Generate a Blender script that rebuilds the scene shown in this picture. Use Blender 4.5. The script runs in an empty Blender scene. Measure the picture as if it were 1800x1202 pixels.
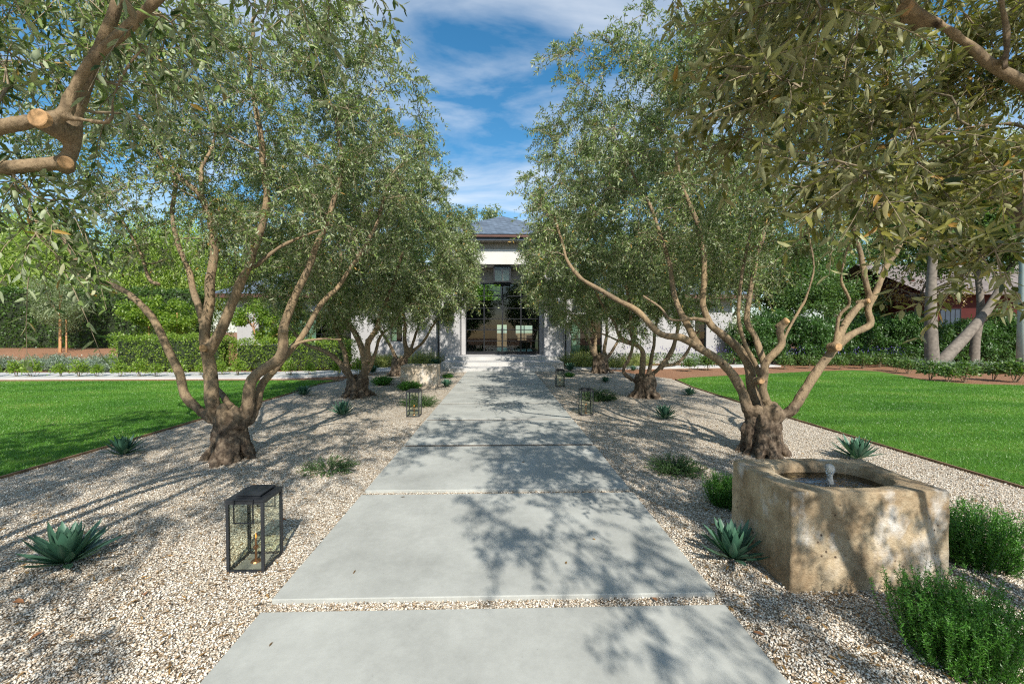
import bpy, bmesh, math, random
import numpy as np
from mathutils import Vector, Matrix, noise as mnoise

S = bpy.context.scene
COL = S.collection
R = math.radians

# ------------------------------------------------------------------ camera
CAM_H, F_PX, PW, PH = 1.6, 740.0, 1800.0, 1202.0
cam_d = bpy.data.cameras.new('camera'); cam = bpy.data.objects.new('camera', cam_d); COL.objects.link(cam)
cam.location = (0, 0, CAM_H)
cam.rotation_euler = (R(90 - 1.39), 0, R(-1.47))
cam_d.sensor_width = 36; cam_d.lens = F_PX / PW * 36
cam_d.clip_start = 0.05; cam_d.clip_end = 2000
S.camera = cam

# ------------------------------------------------------------------ light
SUN_EL, SUN_AZ = R(41), math.atan2(0.22, -1.0)
to_sun = Vector((math.sin(SUN_AZ) * math.cos(SUN_EL), math.cos(SUN_AZ) * math.cos(SUN_EL), math.sin(SUN_EL)))
sun_d = bpy.data.lights.new('sun', 'SUN'); sun = bpy.data.objects.new('sun', sun_d); COL.objects.link(sun)
sun_d.energy = 4.6; sun_d.angle = R(0.53); sun_d.color = (1, 0.95, 0.86)
sun.rotation_euler = to_sun.to_track_quat('Z', 'Y').to_euler(); sun.location = to_sun * 60
W = bpy.data.worlds.new('World'); S.world = W; W.use_nodes = True
def build_world():
    nt = W.node_tree; nt.nodes.clear(); N = nt.nodes.new; L = nt.links.new
    out = N('ShaderNodeOutputWorld'); bg = N('ShaderNodeBackground'); bg.inputs[1].default_value = 0.115
    sky = N('ShaderNodeTexSky'); sky.sky_type = 'NISHITA'; sky.sun_disc = False
    sky.sun_elevation = SUN_EL; sky.sun_rotation = SUN_AZ; sky.air_density = 1.0; sky.dust_density = 0.6; sky.ozone_density = 2.5
    hs = N('ShaderNodeHueSaturation'); hs.inputs['Saturation'].default_value = 1.3; hs.inputs['Hue'].default_value = 0.488
    L(sky.outputs[0], hs.inputs['Color'])
    tc = N('ShaderNodeTexCoord'); sep = N('ShaderNodeSeparateXYZ'); L(tc.outputs['Generated'], sep.inputs[0])
    mx = N('ShaderNodeMath'); mx.operation = 'MAXIMUM'; L(sep.outputs[2], mx.inputs[0]); mx.inputs[1].default_value = 0.0
    ad = N('ShaderNodeMath'); ad.operation = 'ADD'; L(mx.outputs[0], ad.inputs[0]); ad.inputs[1].default_value = 0.22
    dx = N('ShaderNodeMath'); dx.operation = 'DIVIDE'; L(sep.outputs[0], dx.inputs[0]); L(ad.outputs[0], dx.inputs[1])
    dy = N('ShaderNodeMath'); dy.operation = 'DIVIDE'; L(sep.outputs[1], dy.inputs[0]); L(ad.outputs[0], dy.inputs[1])
    cb = N('ShaderNodeCombineXYZ'); L(dx.outputs[0], cb.inputs[0]); L(dy.outputs[0], cb.inputs[1])
    mp = N('ShaderNodeMapping'); mp.inputs['Rotation'].default_value = (0, 0, R(28)); mp.inputs['Scale'].default_value = (1.1, 2.3, 1)
    mp.inputs['Location'].default_value = (0.35, 0.62, 0)
    L(cb.outputs[0], mp.inputs[0])
    n1 = N('ShaderNodeTexNoise'); n1.inputs['Scale'].default_value = 1.5; n1.inputs['Detail'].default_value = 12; n1.inputs['Roughness'].default_value = 0.55; n1.inputs['Distortion'].default_value = 0.35
    L(mp.outputs[0], n1.inputs['Vector'])
    rp = N('ShaderNodeValToRGB'); rp.color_ramp.elements[0].position = 0.41; rp.color_ramp.elements[1].position = 0.74
    rp.color_ramp.elements[1].color = (0.85, 0.85, 0.85, 1)
    L(n1.outputs['Fac'], rp.inputs[0])
    mix = N('ShaderNodeMixRGB'); L(rp.outputs[0], mix.inputs[0]); L(hs.outputs[0], mix.inputs[1]); mix.inputs[2].default_value = (5.6, 5.9, 6.3, 1)
    L(mix.outputs[0], bg.inputs[0]); L(bg.outputs[0], out.inputs[0])
build_world()
S.view_settings.view_transform = 'Standard'; S.view_settings.look = 'None'
S.view_settings.exposure = 0.60; S.view_settings.gamma = 1
S.cycles.max_bounces = 8; S.cycles.transparent_max_bounces = 16; S.cycles.caustics_reflective = False; S.cycles.caustics_refractive = False
S.cycles.use_denoising = False; S.cycles.filter_width = 1.2

# ------------------------------------------------------------------ picture ray -> place
RM = cam.rotation_euler.to_matrix()
def ray(px, py): return RM @ Vector(((px - PW / 2) / F_PX, -(py - PH / 2) / F_PX, -1))
def G(px, py, z=0.0):
    d = ray(px, py); t = (z - CAM_H) / d.z; return Vector((d.x * t, d.y * t, z))
def P(px, py, Y):
    d = ray(px, py); t = Y / d.y; return Vector((d.x * t, Y, CAM_H + d.z * t))
RMI = RM.inverted()
def project(p):
    q = RMI @ (Vector(p) - cam.location)
    if q.z > -0.05: return None
    return (PW / 2 + F_PX * q.x / -q.z, PH / 2 - F_PX * q.y / -q.z)
def in_frame(p, m=40):
    q = project(p); return q is not None and -m < q[0] < PW + m and -m < q[1] < PH + m

# ------------------------------------------------------------------ tagging
def thing(name, label, cat, loc=(0, 0, 0), rz=0, group=None):
    o = bpy.data.objects.new(name, None); COL.objects.link(o); o.location = loc; o.rotation_euler = (0, 0, rz)
    o.empty_display_size = 0.2
    return tag(o, label, cat, group)
def tag(o, label=None, cat=None, group=None, kind=None):
    if label: o['label'] = label
    if cat: o['category'] = cat
    if group: o['group'] = group
    if kind: o['kind'] = kind
    return o
def link(name, me, m, parent=None, kind=None):
    o = bpy.data.objects.new(name, me); COL.objects.link(o)
    if m is not None and len(me.materials) == 0: me.materials.append(m)
    if parent is not None:
        o.parent = parent
    if kind: o['kind'] = kind
    return o
def dup(root, loc, rz=0.0, scale=None, label=None, group=None):
    r = root.copy(); COL.objects.link(r); r.location = loc; r.rotation_euler = (0, 0, rz)
    if scale is not None: r.scale = (scale,) * 3 if not hasattr(scale, '__len__') else scale
    if label: r['label'] = label
    if group: r['group'] = group
    for ch in list(root.children):
        c = ch.copy(); COL.objects.link(c); c.parent = r
        for g in list(ch.children):
            d = g.copy(); COL.objects.link(d); d.parent = c
    return r
ORD = ['first', 'second', 'third', 'fourth', 'fifth', 'sixth', 'seventh', 'eighth', 'ninth', 'tenth', 'eleventh', 'twelfth', 'thirteenth', 'fourteenth', 'fifteenth', 'sixteenth', 'seventeenth', 'eighteenth', 'nineteenth', 'twentieth']

# ------------------------------------------------------------------ materials
class Mt:
    def __init__(s, name):
        s.m = bpy.data.materials.new(name); s.m.use_nodes = True; s.nt = s.m.node_tree
        s.b = s.nt.nodes['Principled BSDF']; s.out = s.nt.nodes['Material Output']; s.co = None
    def n(s, t, **kw):
        x = s.nt.nodes.new(t)
        for k, v in kw.items():
            if k in x.inputs: x.inputs[k].default_value = v
            else: setattr(x, k, v)
        return x
    def l(s, a, b): s.nt.links.new(a, b)
    def coord(s, scale=(1, 1, 1), which='Object'):
        if s.co is None: s.co = s.n('ShaderNodeTexCoord')
        mp = s.n('ShaderNodeMapping'); mp.inputs['Scale'].default_value = scale; s.l(s.co.outputs[which], mp.inputs[0]); return mp.outputs[0]
    def noise(s, sc, detail=6, rough=0.55, vec=None, dist=0):
        x = s.n('ShaderNodeTexNoise'); x.inputs['Scale'].default_value = sc; x.inputs['Detail'].default_value = detail
        x.inputs['Roughness'].default_value = rough; x.inputs['Distortion'].default_value = dist
        s.l(vec if vec is not None else s.coord(), x.inputs['Vector']); return x.outputs['Fac']
    def ramp(s, fac, stops):
        r = s.n('ShaderNodeValToRGB'); e = r.color_ramp.elements
        while len(e) < len(stops): e.new(0.5)
        for q, (p, c) in zip(e, stops): q.position = p; q.color = (*c, 1) if len(c) == 3 else c
        s.l(fac, r.inputs[0]); return r.outputs[0]
    def mix(s, fac, a, b, mode='MIX'):
        x = s.n('ShaderNodeMixRGB', blend_type=mode)
        for i, v in ((0, fac), (1, a), (2, b)):
            if isinstance(v, (int, float)): x.inputs[i].default_value = v
            elif isinstance(v, tuple): x.inputs[i].default_value = (*v, 1)
            else: s.l(v, x.inputs[i])
        return x.outputs[0]
    def bump(s, h, strength, dist=0.02, prev=None):
        b = s.n('ShaderNodeBump'); b.inputs['Strength'].default_value = strength; b.inputs['Distance'].default_value = dist
        s.l(h, b.inputs['Height'])
        if prev is not None: s.l(prev, b.inputs['Normal'])
        return b.outputs[0]
    def done(s, col=None, rough=0.7, spec=0.4, nrm=None, metal=0):
        if col is not None:
            if isinstance(col, tuple): s.b.inputs['Base Color'].default_value = (*col, 1)
            else: s.l(col, s.b.inputs['Base Color'])
        if isinstance(rough, (int, float)): s.b.inputs['Roughness'].default_value = rough
        else: s.l(rough, s.b.inputs['Roughness'])
        s.b.inputs['Specular IOR Level'].default_value = spec; s.b.inputs['Metallic'].default_value = metal
        if nrm is not None: s.l(nrm, s.b.inputs['Normal'])
        return s.m

def plain(name, c, rough=0.6, var=0.15, sc=6, bump=0.1, metal=0, spec=0.4):
    t = Mt(name); f = t.noise(sc, 8)
    lo = tuple(x * (1 - var) for x in c); hi = tuple(min(1, x * (1 + var)) for x in c)
    col = t.ramp(f, [(0.3, lo), (0.7, hi)])
    return t.done(col, rough, spec, t.bump(t.noise(sc * 8, 4), bump, 0.005), metal)

def leaf_mat(name, dark, light, back, trans=0.3, rough=0.42, spec=0.5, odd=None):
    t = Mt(name)
    at = t.n('ShaderNodeAttribute', attribute_name='rnd')
    stops = [(0.0, dark), (0.9, light)]
    if odd: stops += [(0.975, light), (0.98, odd)]
    col = t.ramp(at.outputs['Fac'], stops)
    geo = t.n('ShaderNodeNewGeometry')
    c2 = t.mix(geo.outputs['Backfacing'], col, t.mix(0.75, col, back))
    t.done(c2, rough, spec)
    tr = t.n('ShaderNodeBsdfTranslucent'); tc = t.mix(1.0, t.mix(0.5, col, light), (1.3, 1.5, 0.6), 'MULTIPLY'); t.l(tc, tr.inputs[0])
    ms = t.n('ShaderNodeMixShader'); ms.inputs[0].default_value = trans
    t.l(t.b.outputs[0], ms.inputs[1]); t.l(tr.outputs[0], ms.inputs[2]); t.l(ms.outputs[0], t.out.inputs[0])
    return t.m

def mat_bark(name, base, dark, scale=1.0):
    t = Mt(name)
    v = t.coord((1, 1, 0.35)); v0 = t.coord()
    a = t.noise(9 * scale, 10, 0.65, v, 0.4); big = t.noise(2.2, 3, 0.5, v0)
    col = t.ramp(a, [(0.3, dark), (0.46, tuple(0.75 * x for x in base)), (0.62, base), (0.8, tuple(min(1, x * 1.3) for x in base))])
    col = t.mix(t.ramp(big, [(0.35, (0, 0, 0)), (0.7, (0.55,) * 3)]), col, tuple(0.75 * x + 0.25 * y for x, y in zip(dark, (0.34, 0.31, 0.25))))
    vo = t.n('ShaderNodeTexVoronoi'); vo.inputs['Scale'].default_value = 6.5; t.l(v0, vo.inputs['Vector'])
    k = t.ramp(vo.outputs['Distance'], [(0.06, (1, 1, 1)), (0.16, (0, 0, 0))])
    col = t.mix(k, col, tuple(0.45 * x for x in dark))
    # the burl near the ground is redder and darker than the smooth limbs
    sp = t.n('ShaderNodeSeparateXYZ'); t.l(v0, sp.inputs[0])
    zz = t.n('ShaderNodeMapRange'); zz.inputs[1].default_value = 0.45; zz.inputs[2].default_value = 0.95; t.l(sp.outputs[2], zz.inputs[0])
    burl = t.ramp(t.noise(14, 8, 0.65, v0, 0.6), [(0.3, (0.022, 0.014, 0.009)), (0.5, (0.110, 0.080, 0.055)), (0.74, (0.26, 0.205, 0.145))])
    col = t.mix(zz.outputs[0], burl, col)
    sp2 = t.ramp(t.noise(60, 4, 0.6, v0), [(0.36, (0.6, 0.58, 0.56)), (0.52, (1, 1, 1)), (0.7, (1.15, 1.15, 1.12))]); col = t.mix(0.7, col, sp2, 'MULTIPLY')
    n1 = t.bump(a, 0.8, 0.03); n2 = t.bump(t.noise(48 * scale, 6, 0.7, v), 0.6, 0.010, n1)
    return t.done(col, 0.82, 0.25, n2)

M = {}
M['bark'] = mat_bark('olive_bark', (0.33, 0.238, 0.138), (0.12, 0.08, 0.05))
M['bark_grey'] = plain('grey_bark', (0.17, 0.145, 0.12), 0.9, 0.35, 8, 0.5)
M['twig'] = plain('twig_bark', (0.25, 0.20, 0.13), 0.85, 0.3, 20, 0.2)
M['cut'] = plain('cut_wood', (0.38, 0.23, 0.11), 0.85, 0.4, 30, 0.4)
M['leaf_near'] = leaf_mat('olive_leaf_near', (0.014, 0.032, 0.007), (0.23, 0.215, 0.05), (0.36, 0.36, 0.19), 0.24, 0.45, 0.3, odd=(0.32, 0.18, 0.04))
M['leaf'] = leaf_mat('olive_leaf', (0.014, 0.040, 0.008), (0.22, 0.30, 0.085), (0.42, 0.47, 0.31), 0.22, 0.45, 0.3, odd=(0.32, 0.20, 0.05))
M['leaf_hedge'] = leaf_mat('hedge_leaf', (0.02, 0.05, 0.01), (0.09, 0.17, 0.03), (0.10, 0.17, 0.05), 0.3)
M['leaf_lime'] = leaf_mat('lime_leaf', (0.05, 0.12, 0.012), (0.27, 0.38, 0.045), (0.22, 0.30, 0.07), 0.4, odd=(0.38, 0.36, 0.05))
M['leaf_pepper'] = leaf_mat('pepper_leaf', (0.08, 0.14, 0.02), (0.34, 0.44, 0.085), (0.32, 0.40, 0.11), 0.4)
M['leaf_pine'] = leaf_mat('fern_pine_leaf', (0.02, 0.055, 0.012), (0.08, 0.17, 0.035), (0.08, 0.15, 0.05), 0.28)
M['leaf_grey'] = leaf_mat('grey_leaf', (0.08, 0.12, 0.085), (0.24, 0.30, 0.22), (0.28, 0.33, 0.26), 0.2)
M['leaf_red'] = leaf_mat('autumn_leaf', (0.16, 0.09, 0.03), (0.32, 0.22, 0.06), (0.30, 0.20, 0.10), 0.3)
M['rosemary'] = leaf_mat('rosemary_needle', (0.022, 0.08, 0.012), (0.11, 0.29, 0.035), (0.14, 0.26, 0.07), 0.3)
M['agave'] = leaf_mat('agave_skin', (0.02, 0.075, 0.048), (0.085, 0.185, 0.115), (0.07, 0.15, 0.10), 0.08, 0.45, 0.4)
M['grass'] = leaf_mat('lawn_blade', (0.03, 0.11, 0.008), (0.17, 0.33, 0.04), (0.10, 0.27, 0.03), 0.3, odd=(0.34, 0.34, 0.12))
M['straw'] = leaf_mat('feather_grass', (0.12, 0.18, 0.04), (0.36, 0.38, 0.13), (0.34, 0.36, 0.14), 0.35)
M['flower'] = leaf_mat('purple_flower', (0.04, 0.03, 0.15), (0.10, 0.08, 0.30), (0.09, 0.07, 0.25), 0.3)

def mat_gravel():
    t = Mt('gravel'); v = t.coord()
    vo = t.n('ShaderNodeTexVoronoi'); vo.inputs['Scale'].default_value = 70; t.l(v, vo.inputs['Vector'])
    sp = t.n('ShaderNodeSeparateColor'); t.l(vo.outputs['Color'], sp.inputs[0])
    col = t.ramp(sp.outputs[0], [(0.0, (0.08, 0.07, 0.06)), (0.05, (0.28, 0.22, 0.16)), (0.2, (0.42, 0.32, 0.21)), (0.4, (0.57, 0.49, 0.385)), (0.62, (0.66, 0.595, 0.50)), (0.85, (0.78, 0.74, 0.66)), (1.0, (0.48, 0.44, 0.38))])
    d = t.ramp(vo.outputs['Distance'], [(0.3, (1, 1, 1)), (0.8, (0.55, 0.52, 0.48))])
    col = t.mix(1.0, col, d, 'MULTIPLY')
    big = t.ramp(t.noise(0.8, 5), [(0.35, (0.86, 0.85, 0.84)), (0.65, (1, 1, 1))]); col = t.mix(1.0, col, big, 'MULTIPLY')
    inv = t.n('ShaderNodeMath', operation='SUBTRACT'); inv.inputs[0].default_value = 1; t.l(vo.outputs['Distance'], inv.inputs[1])
    return t.done(col, 0.8, 0.3, t.bump(inv.outputs[0], 1.0, 0.012))
M['gravel'] = mat_gravel()
def mat_pebble():
    t = Mt('pebble'); at = t.n('ShaderNodeAttribute', attribute_name='rnd')
    col = t.ramp(at.outputs['Fac'], [(0.0, (0.06, 0.052, 0.045)), (0.05, (0.28, 0.22, 0.16)), (0.18, (0.42, 0.31, 0.20)), (0.35, (0.57, 0.49, 0.385)), (0.6, (0.68, 0.61, 0.51)), (0.9, (0.80, 0.76, 0.68)), (1.0, (0.48, 0.45, 0.40))])
    return t.done(col, 0.7, 0.35)
M['pebble'] = mat_pebble()
def mat_concrete(name, c, stain=0.25):
    t = Mt(name); v = t.coord()
    a = t.noise(1.6, 9, 0.6, v); b = t.noise(18, 8, 0.7, v); w = t.noise(0.5, 3, 0.5, v)
    col = t.ramp(a, [(0.3, tuple(x * (1 - stain) for x in c)), (0.68, tuple(x * 1.06 for x in c))])
    col = t.mix(0.28, col, t.ramp(b, [(0.35, tuple(x * 0.75 for x in c)), (0.65, tuple(x * 1.1 for x in c))]))
    vo = t.n('ShaderNodeTexVoronoi'); vo.inputs['Scale'].default_value = 9; vo.inputs['Randomness'].default_value = 1; t.l(v, vo.inputs['Vector'])
    sp = t.ramp(vo.outputs['Distance'], [(0.012, (1, 1, 1)), (0.03, (0, 0, 0))]); col = t.mix(sp, col, tuple(0.5 * x for x in c))
    n = t.bump(b, 0.15, 0.004); n = t.bump(t.noise(220, 3, 0.5, v), 0.12, 0.002, n)
    return t.done(col, t.ramp(a, [(0.3, (0.55,) * 3), (0.7, (0.75,) * 3)]), 0.35, n)
M['joint_shade'] = plain('joint_shade_grit', (0.15, 0.125, 0.10), 0.95, 0.6, 60, 0.8)  # dark grit, with the shade of the slab gaps put into its colour
M['concrete'] = mat_concrete('slab_concrete', (0.40, 0.405, 0.375), 0.34)
M['pave'] = mat_concrete('pale_paving', (0.48, 0.47, 0.455), 0.18)
def mat_stone(name='trough_stone', c4=((0.15, 0.105, 0.06), (0.32, 0.24, 0.15), (0.50, 0.40, 0.265), (0.63, 0.56, 0.45))):
    t = Mt(name); v = t.coord()
    a = t.noise(2.6, 10, 0.65, v, 0.3); b = t.noise(26, 8, 0.7, v)
    col = t.ramp(a, [(0.28, c4[0]), (0.42, c4[1]), (0.55, c4[2]), (0.7, c4[3])])
    w = t.ramp(t.noise(3.6, 6, 0.6, t.coord((1, 1, 0.6))), [(0.56, (0, 0, 0)), (0.68, (0.8,) * 3)]); col = t.mix(w, col, (0.66, 0.65, 0.62))
    col = t.mix(0.5, col, t.ramp(b, [(0.3, (0.55, 0.45, 0.35)), (0.6, (1, 1, 1))]), 'MULTIPLY')
    vo = t.n('ShaderNodeTexVoronoi'); vo.inputs['Scale'].default_value = 22; t.l(v, vo.inputs['Vector'])
    pit = t.ramp(vo.outputs['Distance'], [(0.1, (1, 1, 1)), (0.22, (0, 0, 0))]); msk = t.ramp(t.noise(5, 3, 0.5, v), [(0.52, (0, 0, 0)), (0.6, (1, 1, 1))])
    pm = t.mix(1.0, pit, msk, 'MULTIPLY'); col = t.mix(pm, col, (0.09, 0.06, 0.04))
    n = t.bump(b, 0.9, 0.015); n = t.bump(t.noise(90, 4, 0.65, v), 0.7, 0.006, n)
    return t.done(col, 0.88, 0.2, n)
M['stone'] = mat_stone(); M['stone_pale'] = mat_stone('pale_trough_stone', ((0.34, 0.27, 0.19), (0.50, 0.42, 0.32), (0.60, 0.52, 0.42), (0.68, 0.63, 0.54)))
def mat_mulch():
    t = Mt('mulch'); v = t.coord()
    a = t.noise(28, 10, 0.75, v); b = t.noise(0.6, 4, 0.5, v)
    col = t.ramp(a, [(0.3, (0.06, 0.028, 0.015)), (0.5, (0.27, 0.145, 0.085)), (0.7, (0.46, 0.29, 0.19))])
    col = t.mix(0.35, col, t.ramp(b, [(0.35, (0.7, 0.6, 0.5)), (0.65, (1, 1, 1))]), 'MULTIPLY')
    return t.done(col, 0.95, 0.1, t.bump(a, 1.0, 0.03))
M['mulch'] = mat_mulch()
def mat_lawn():
    t = Mt('lawn'); v = t.coord()
    a = t.noise(0.9, 5, 0.55, t.coord((0.6, 1.5, 1))); b = t.noise(60, 6, 0.7, v)
    col = t.ramp(a, [(0.35, (0.045, 0.13, 0.018)), (0.58, (0.10, 0.22, 0.03)), (0.74, (0.28, 0.29, 0.09))])
    col = t.mix(0.6, col, t.ramp(b, [(0.3, (0.35, 0.4, 0.3)), (0.65, (1.1, 1.1, 1.0))]), 'MULTIPLY')
    return t.done(col, 0.9, 0.15, t.bump(b, 0.8, 0.03))
M['lawn'] = mat_lawn()
def mat_plaster():
    t = Mt('plaster'); v = t.coord(); a = t.noise(0.9, 6, 0.55, v); b = t.noise(40, 5, 0.6, v)
    col = t.ramp(a, [(0.3, (0.34, 0.335, 0.335)), (0.7, (0.42, 0.412, 0.41))])
    return t.done(col, 0.85, 0.25, t.bump(b, 0.2, 0.004))
M['plaster'] = mat_plaster()
M['cream'] = plain('beam_plaster', (0.52, 0.505, 0.47), 0.85, 0.05, 1.5, 0.1)
M['taupe'] = plain('taupe_plaster', (0.28, 0.255, 0.225), 0.85, 0.06, 1.5, 0.1)
def mat_shingle(name, c):
    t = Mt(name); v = t.coord((1, 1, 1))
    br = t.n('ShaderNodeTexBrick'); br.inputs['Scale'].default_value = 1; br.inputs['Brick Width'].default_value = 0.26; br.inputs['Row Height'].default_value = 0.13
    br.inputs['Mortar Size'].default_value = 0.008; br.inputs['Color1'].default_value = (*[x * 0.7 for x in c], 1); br.inputs['Color2'].default_value = (*[x * 1.3 for x in c], 1); br.inputs['Mortar'].default_value = (*[x * 0.3 for x in c], 1)
    sx = t.n('ShaderNodeSeparateXYZ'); t.l(v, sx.inputs[0]); ad = t.n('ShaderNodeMath', operation='ADD'); t.l(sx.outputs[0], ad.inputs[0]); t.l(sx.outputs[1], ad.inputs[1])
    cbx = t.n('ShaderNodeCombineXYZ'); t.l(ad.outputs[0], cbx.inputs[0]); m2 = t.n('ShaderNodeMath', operation='MULTIPLY'); t.l(sx.outputs[2], m2.inputs[0]); m2.inputs[1].default_value = 1.7; t.l(m2.outputs[0], cbx.inputs[1])
    t.l(cbx.outputs[0], br.inputs['Vector'])
    return t.done(br.outputs['Color'], 0.75, 0.3, t.bump(br.outputs['Fac'], -0.5, 0.02))
M['slate'] = mat_shingle('slate_roof', (0.10, 0.13, 0.17))
M['shake'] = mat_shingle('shake_roof', (0.19, 0.16, 0.145))
M['terracotta'] = mat_shingle('terracotta_roof', (0.5, 0.24, 0.13))
M['black_lantern'] = plain('lantern_metal', (0.028, 0.031, 0.036), 0.5, 0.25, 12, 0.05, 0.3, 0.5)
M['black'] = plain('black_metal', (0.022, 0.024, 0.028), 0.42, 0.25, 12, 0.05, 0.6, 0.5)
M['gutter'] = plain('brown_metal', (0.10, 0.05, 0.038), 0.5, 0.2, 4, 0.05, 0.3)
M['navy'] = plain('dark_fascia', (0.035, 0.05, 0.07), 0.5, 0.2, 4, 0.05)
M['tray'] = plain('lantern_tray', (0.20, 0.19, 0.17), 0.7, 0.2, 8, 0.1)
M['dark'] = plain('dark_room', (0.10, 0.09, 0.08), 0.8, 0.2, 2, 0.05)
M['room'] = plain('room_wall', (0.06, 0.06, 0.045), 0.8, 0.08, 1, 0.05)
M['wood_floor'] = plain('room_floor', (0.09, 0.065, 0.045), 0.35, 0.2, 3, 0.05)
M['curtain'] = plain('curtain', (0.5, 0.52, 0.5), 0.9, 0.1, 4, 0.1)
M['copper'] = plain('copper', (0.30, 0.14, 0.07), 0.35, 0.25, 12, 0.05, 0.8)
M['stake'] = plain('stake_wood', (0.50, 0.26, 0.12), 0.8, 0.2, 10, 0.2)
M['edge'] = plain('edging', (0.19, 0.12, 0.07), 0.85, 0.25, 8, 0.3)
M['pole'] = plain('pole_paint', (0.36, 0.43, 0.41), 0.6, 0.15, 3, 0.1)
M['dry'] = plain('dry_leaf', (0.27, 0.12, 0.05), 0.8, 0.3, 30, 0.2)
M['blue'] = plain('blue_paper', (0.35, 0.62, 0.80), 0.6, 0.1, 3, 0.05)
def mat_siding():
    t = Mt('red_siding'); sx = t.n('ShaderNodeSeparateXYZ'); t.l(t.coord(), sx.inputs[0])
    w = t.n('ShaderNodeMath', operation='FRACT'); m = t.n('ShaderNodeMath', operation='MULTIPLY'); t.l(sx.outputs[2], m.inputs[0]); m.inputs[1].default_value = 6; t.l(m.outputs[0], w.inputs[0])
    col = t.mix(0.6, (0.075, 0.014, 0.012), t.ramp(t.noise(3, 5), [(0.3, (0.6, 0.6, 0.6)), (0.7, (1.1, 1.1, 1.1))]), 'MULTIPLY')
    return t.done(col, 0.7, 0.3, t.bump(w.outputs[0], 0.8, 0.03))
M['siding'] = mat_siding()
def mat_glass(name, tint, refl_boost=0.06, alpha_tint=(0.8, 0.86, 0.84)):
    t = Mt(name); t.nt.nodes.remove(t.b)
    tr = t.n('ShaderNodeBsdfTransparent'); tr.inputs[0].default_value = (*alpha_tint, 1)
    gl = t.n('ShaderNodeBsdfGlossy'); gl.inputs['Roughness'].default_value = 0.02; gl.inputs[0].default_value = (*tint, 1)
    fr = t.n('ShaderNodeFresnel'); fr.inputs[0].default_value = 1.5
    a0 = t.n('ShaderNodeMath', operation='ADD'); t.l(fr.outputs[0], a0.inputs[0]); a0.inputs[1].default_value = refl_boost
    ge = t.n('ShaderNodeNewGeometry'); fw = t.n('ShaderNodeMath', operation='SUBTRACT'); fw.inputs[0].default_value = 1; t.l(ge.outputs['Backfacing'], fw.inputs[1])
    ad = t.n('ShaderNodeMath', operation='MULTIPLY'); t.l(a0.outputs[0], ad.inputs[0]); t.l(fw.outputs[0], ad.inputs[1])
    ms = t.n('ShaderNodeMixShader'); t.l(ad.outputs[0], ms.inputs[0]); t.l(tr.outputs[0], ms.inputs[1]); t.l(gl.outputs[0], ms.inputs[2]); t.l(ms.outputs[0], t.out.inputs[0])
    return t.m
M['glass'] = mat_glass('house_glass', (0.9, 0.95, 0.95), 0.01, (0.66, 0.76, 0.70))
M['pane'] = mat_glass('lantern_glass', (0.95, 1, 0.97), 0.0, (0.95, 0.97, 0.93))
def mat_water():
    t = Mt('water'); t.nt.nodes.remove(t.b)
    v = t.coord(); h = t.noise(14, 4, 0.5, v, 0.8)
    tr = t.n('ShaderNodeBsdfTransparent'); tr.inputs[0].default_value = (0.62, 0.62, 0.50, 1)
    gl = t.n('ShaderNodeBsdfGlossy'); gl.inputs['Roughness'].default_value = 0.03
    bn = t.bump(h, 0.35, 0.02); t.l(bn, gl.inputs['Normal'])
    fr = t.n('ShaderNodeFresnel'); fr.inputs[0].default_value = 1.33; t.l(bn, fr.inputs['Normal'])
    ad = t.n('ShaderNodeMath', operation='ADD'); t.l(fr.outputs[0], ad.inputs[0]); ad.inputs[1].default_value = 0.05
    ms = t.n('ShaderNodeMixShader'); t.l(ad.outputs[0], ms.inputs[0]); t.l(tr.outputs[0], ms.inputs[1]); t.l(gl.outputs[0], ms.inputs[2]); t.l(ms.outputs[0], t.out.inputs[0])
    return t.m
M['water'] = mat_water()
def mat_jet():
    t = Mt('water_jet'); v = t.coord()
    t.done((0.75, 0.82, 0.86), 0.08, 0.6, t.bump(t.noise(40, 3, 0.5, v), 0.8, 0.02))
    t.b.inputs['Transmission Weight'].default_value = 0.75; t.b.inputs['IOR'].default_value = 1.33
    return t.m
M['jet'] = mat_jet()
def mat_emit(name, c, s):
    t = Mt(name); t.done(c, 0.5); t.b.inputs['Emission Color'].default_value = (*c, 1); t.b.inputs['Emission Strength'].default_value = s; return t.m
M['flame'] = mat_emit('flame', (1.0, 0.35, 0.06), 0.6)
M['lamp'] = mat_emit('downlight', (1.0, 0.8, 0.5), 3.0)

# ------------------------------------------------------------------ mesh helpers
def np_mesh(name, V, F, rnd=None):
    """V (n,3); F (m,k) one polygon size; rnd per vertex"""
    V = np.ascontiguousarray(V, dtype=np.float32); F = np.ascontiguousarray(F, dtype=np.int32)
    me = bpy.data.meshes.new(name); k = F.shape[1]
    me.vertices.add(len(V)); me.vertices.foreach_set('co', V.ravel())
    me.loops.add(F.size); me.loops.foreach_set('vertex_index', F.ravel())
    me.polygons.add(len(F)); me.polygons.foreach_set('loop_start', np.arange(0, F.size, k, dtype=np.int32))
    me.update(calc_edges=True)
    if rnd is not None:
        a = me.attributes.new('rnd', 'FLOAT', 'POINT'); a.data.foreach_set('value', np.ascontiguousarray(rnd, dtype=np.float32))
    return me
def bm_mesh(name, bm, smooth=False):
    me = bpy.data.meshes.new(name); bm.normal_update()
    if smooth:
        for f in bm.faces: f.smooth = True
    bm.to_mesh(me); bm.free(); return me
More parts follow.
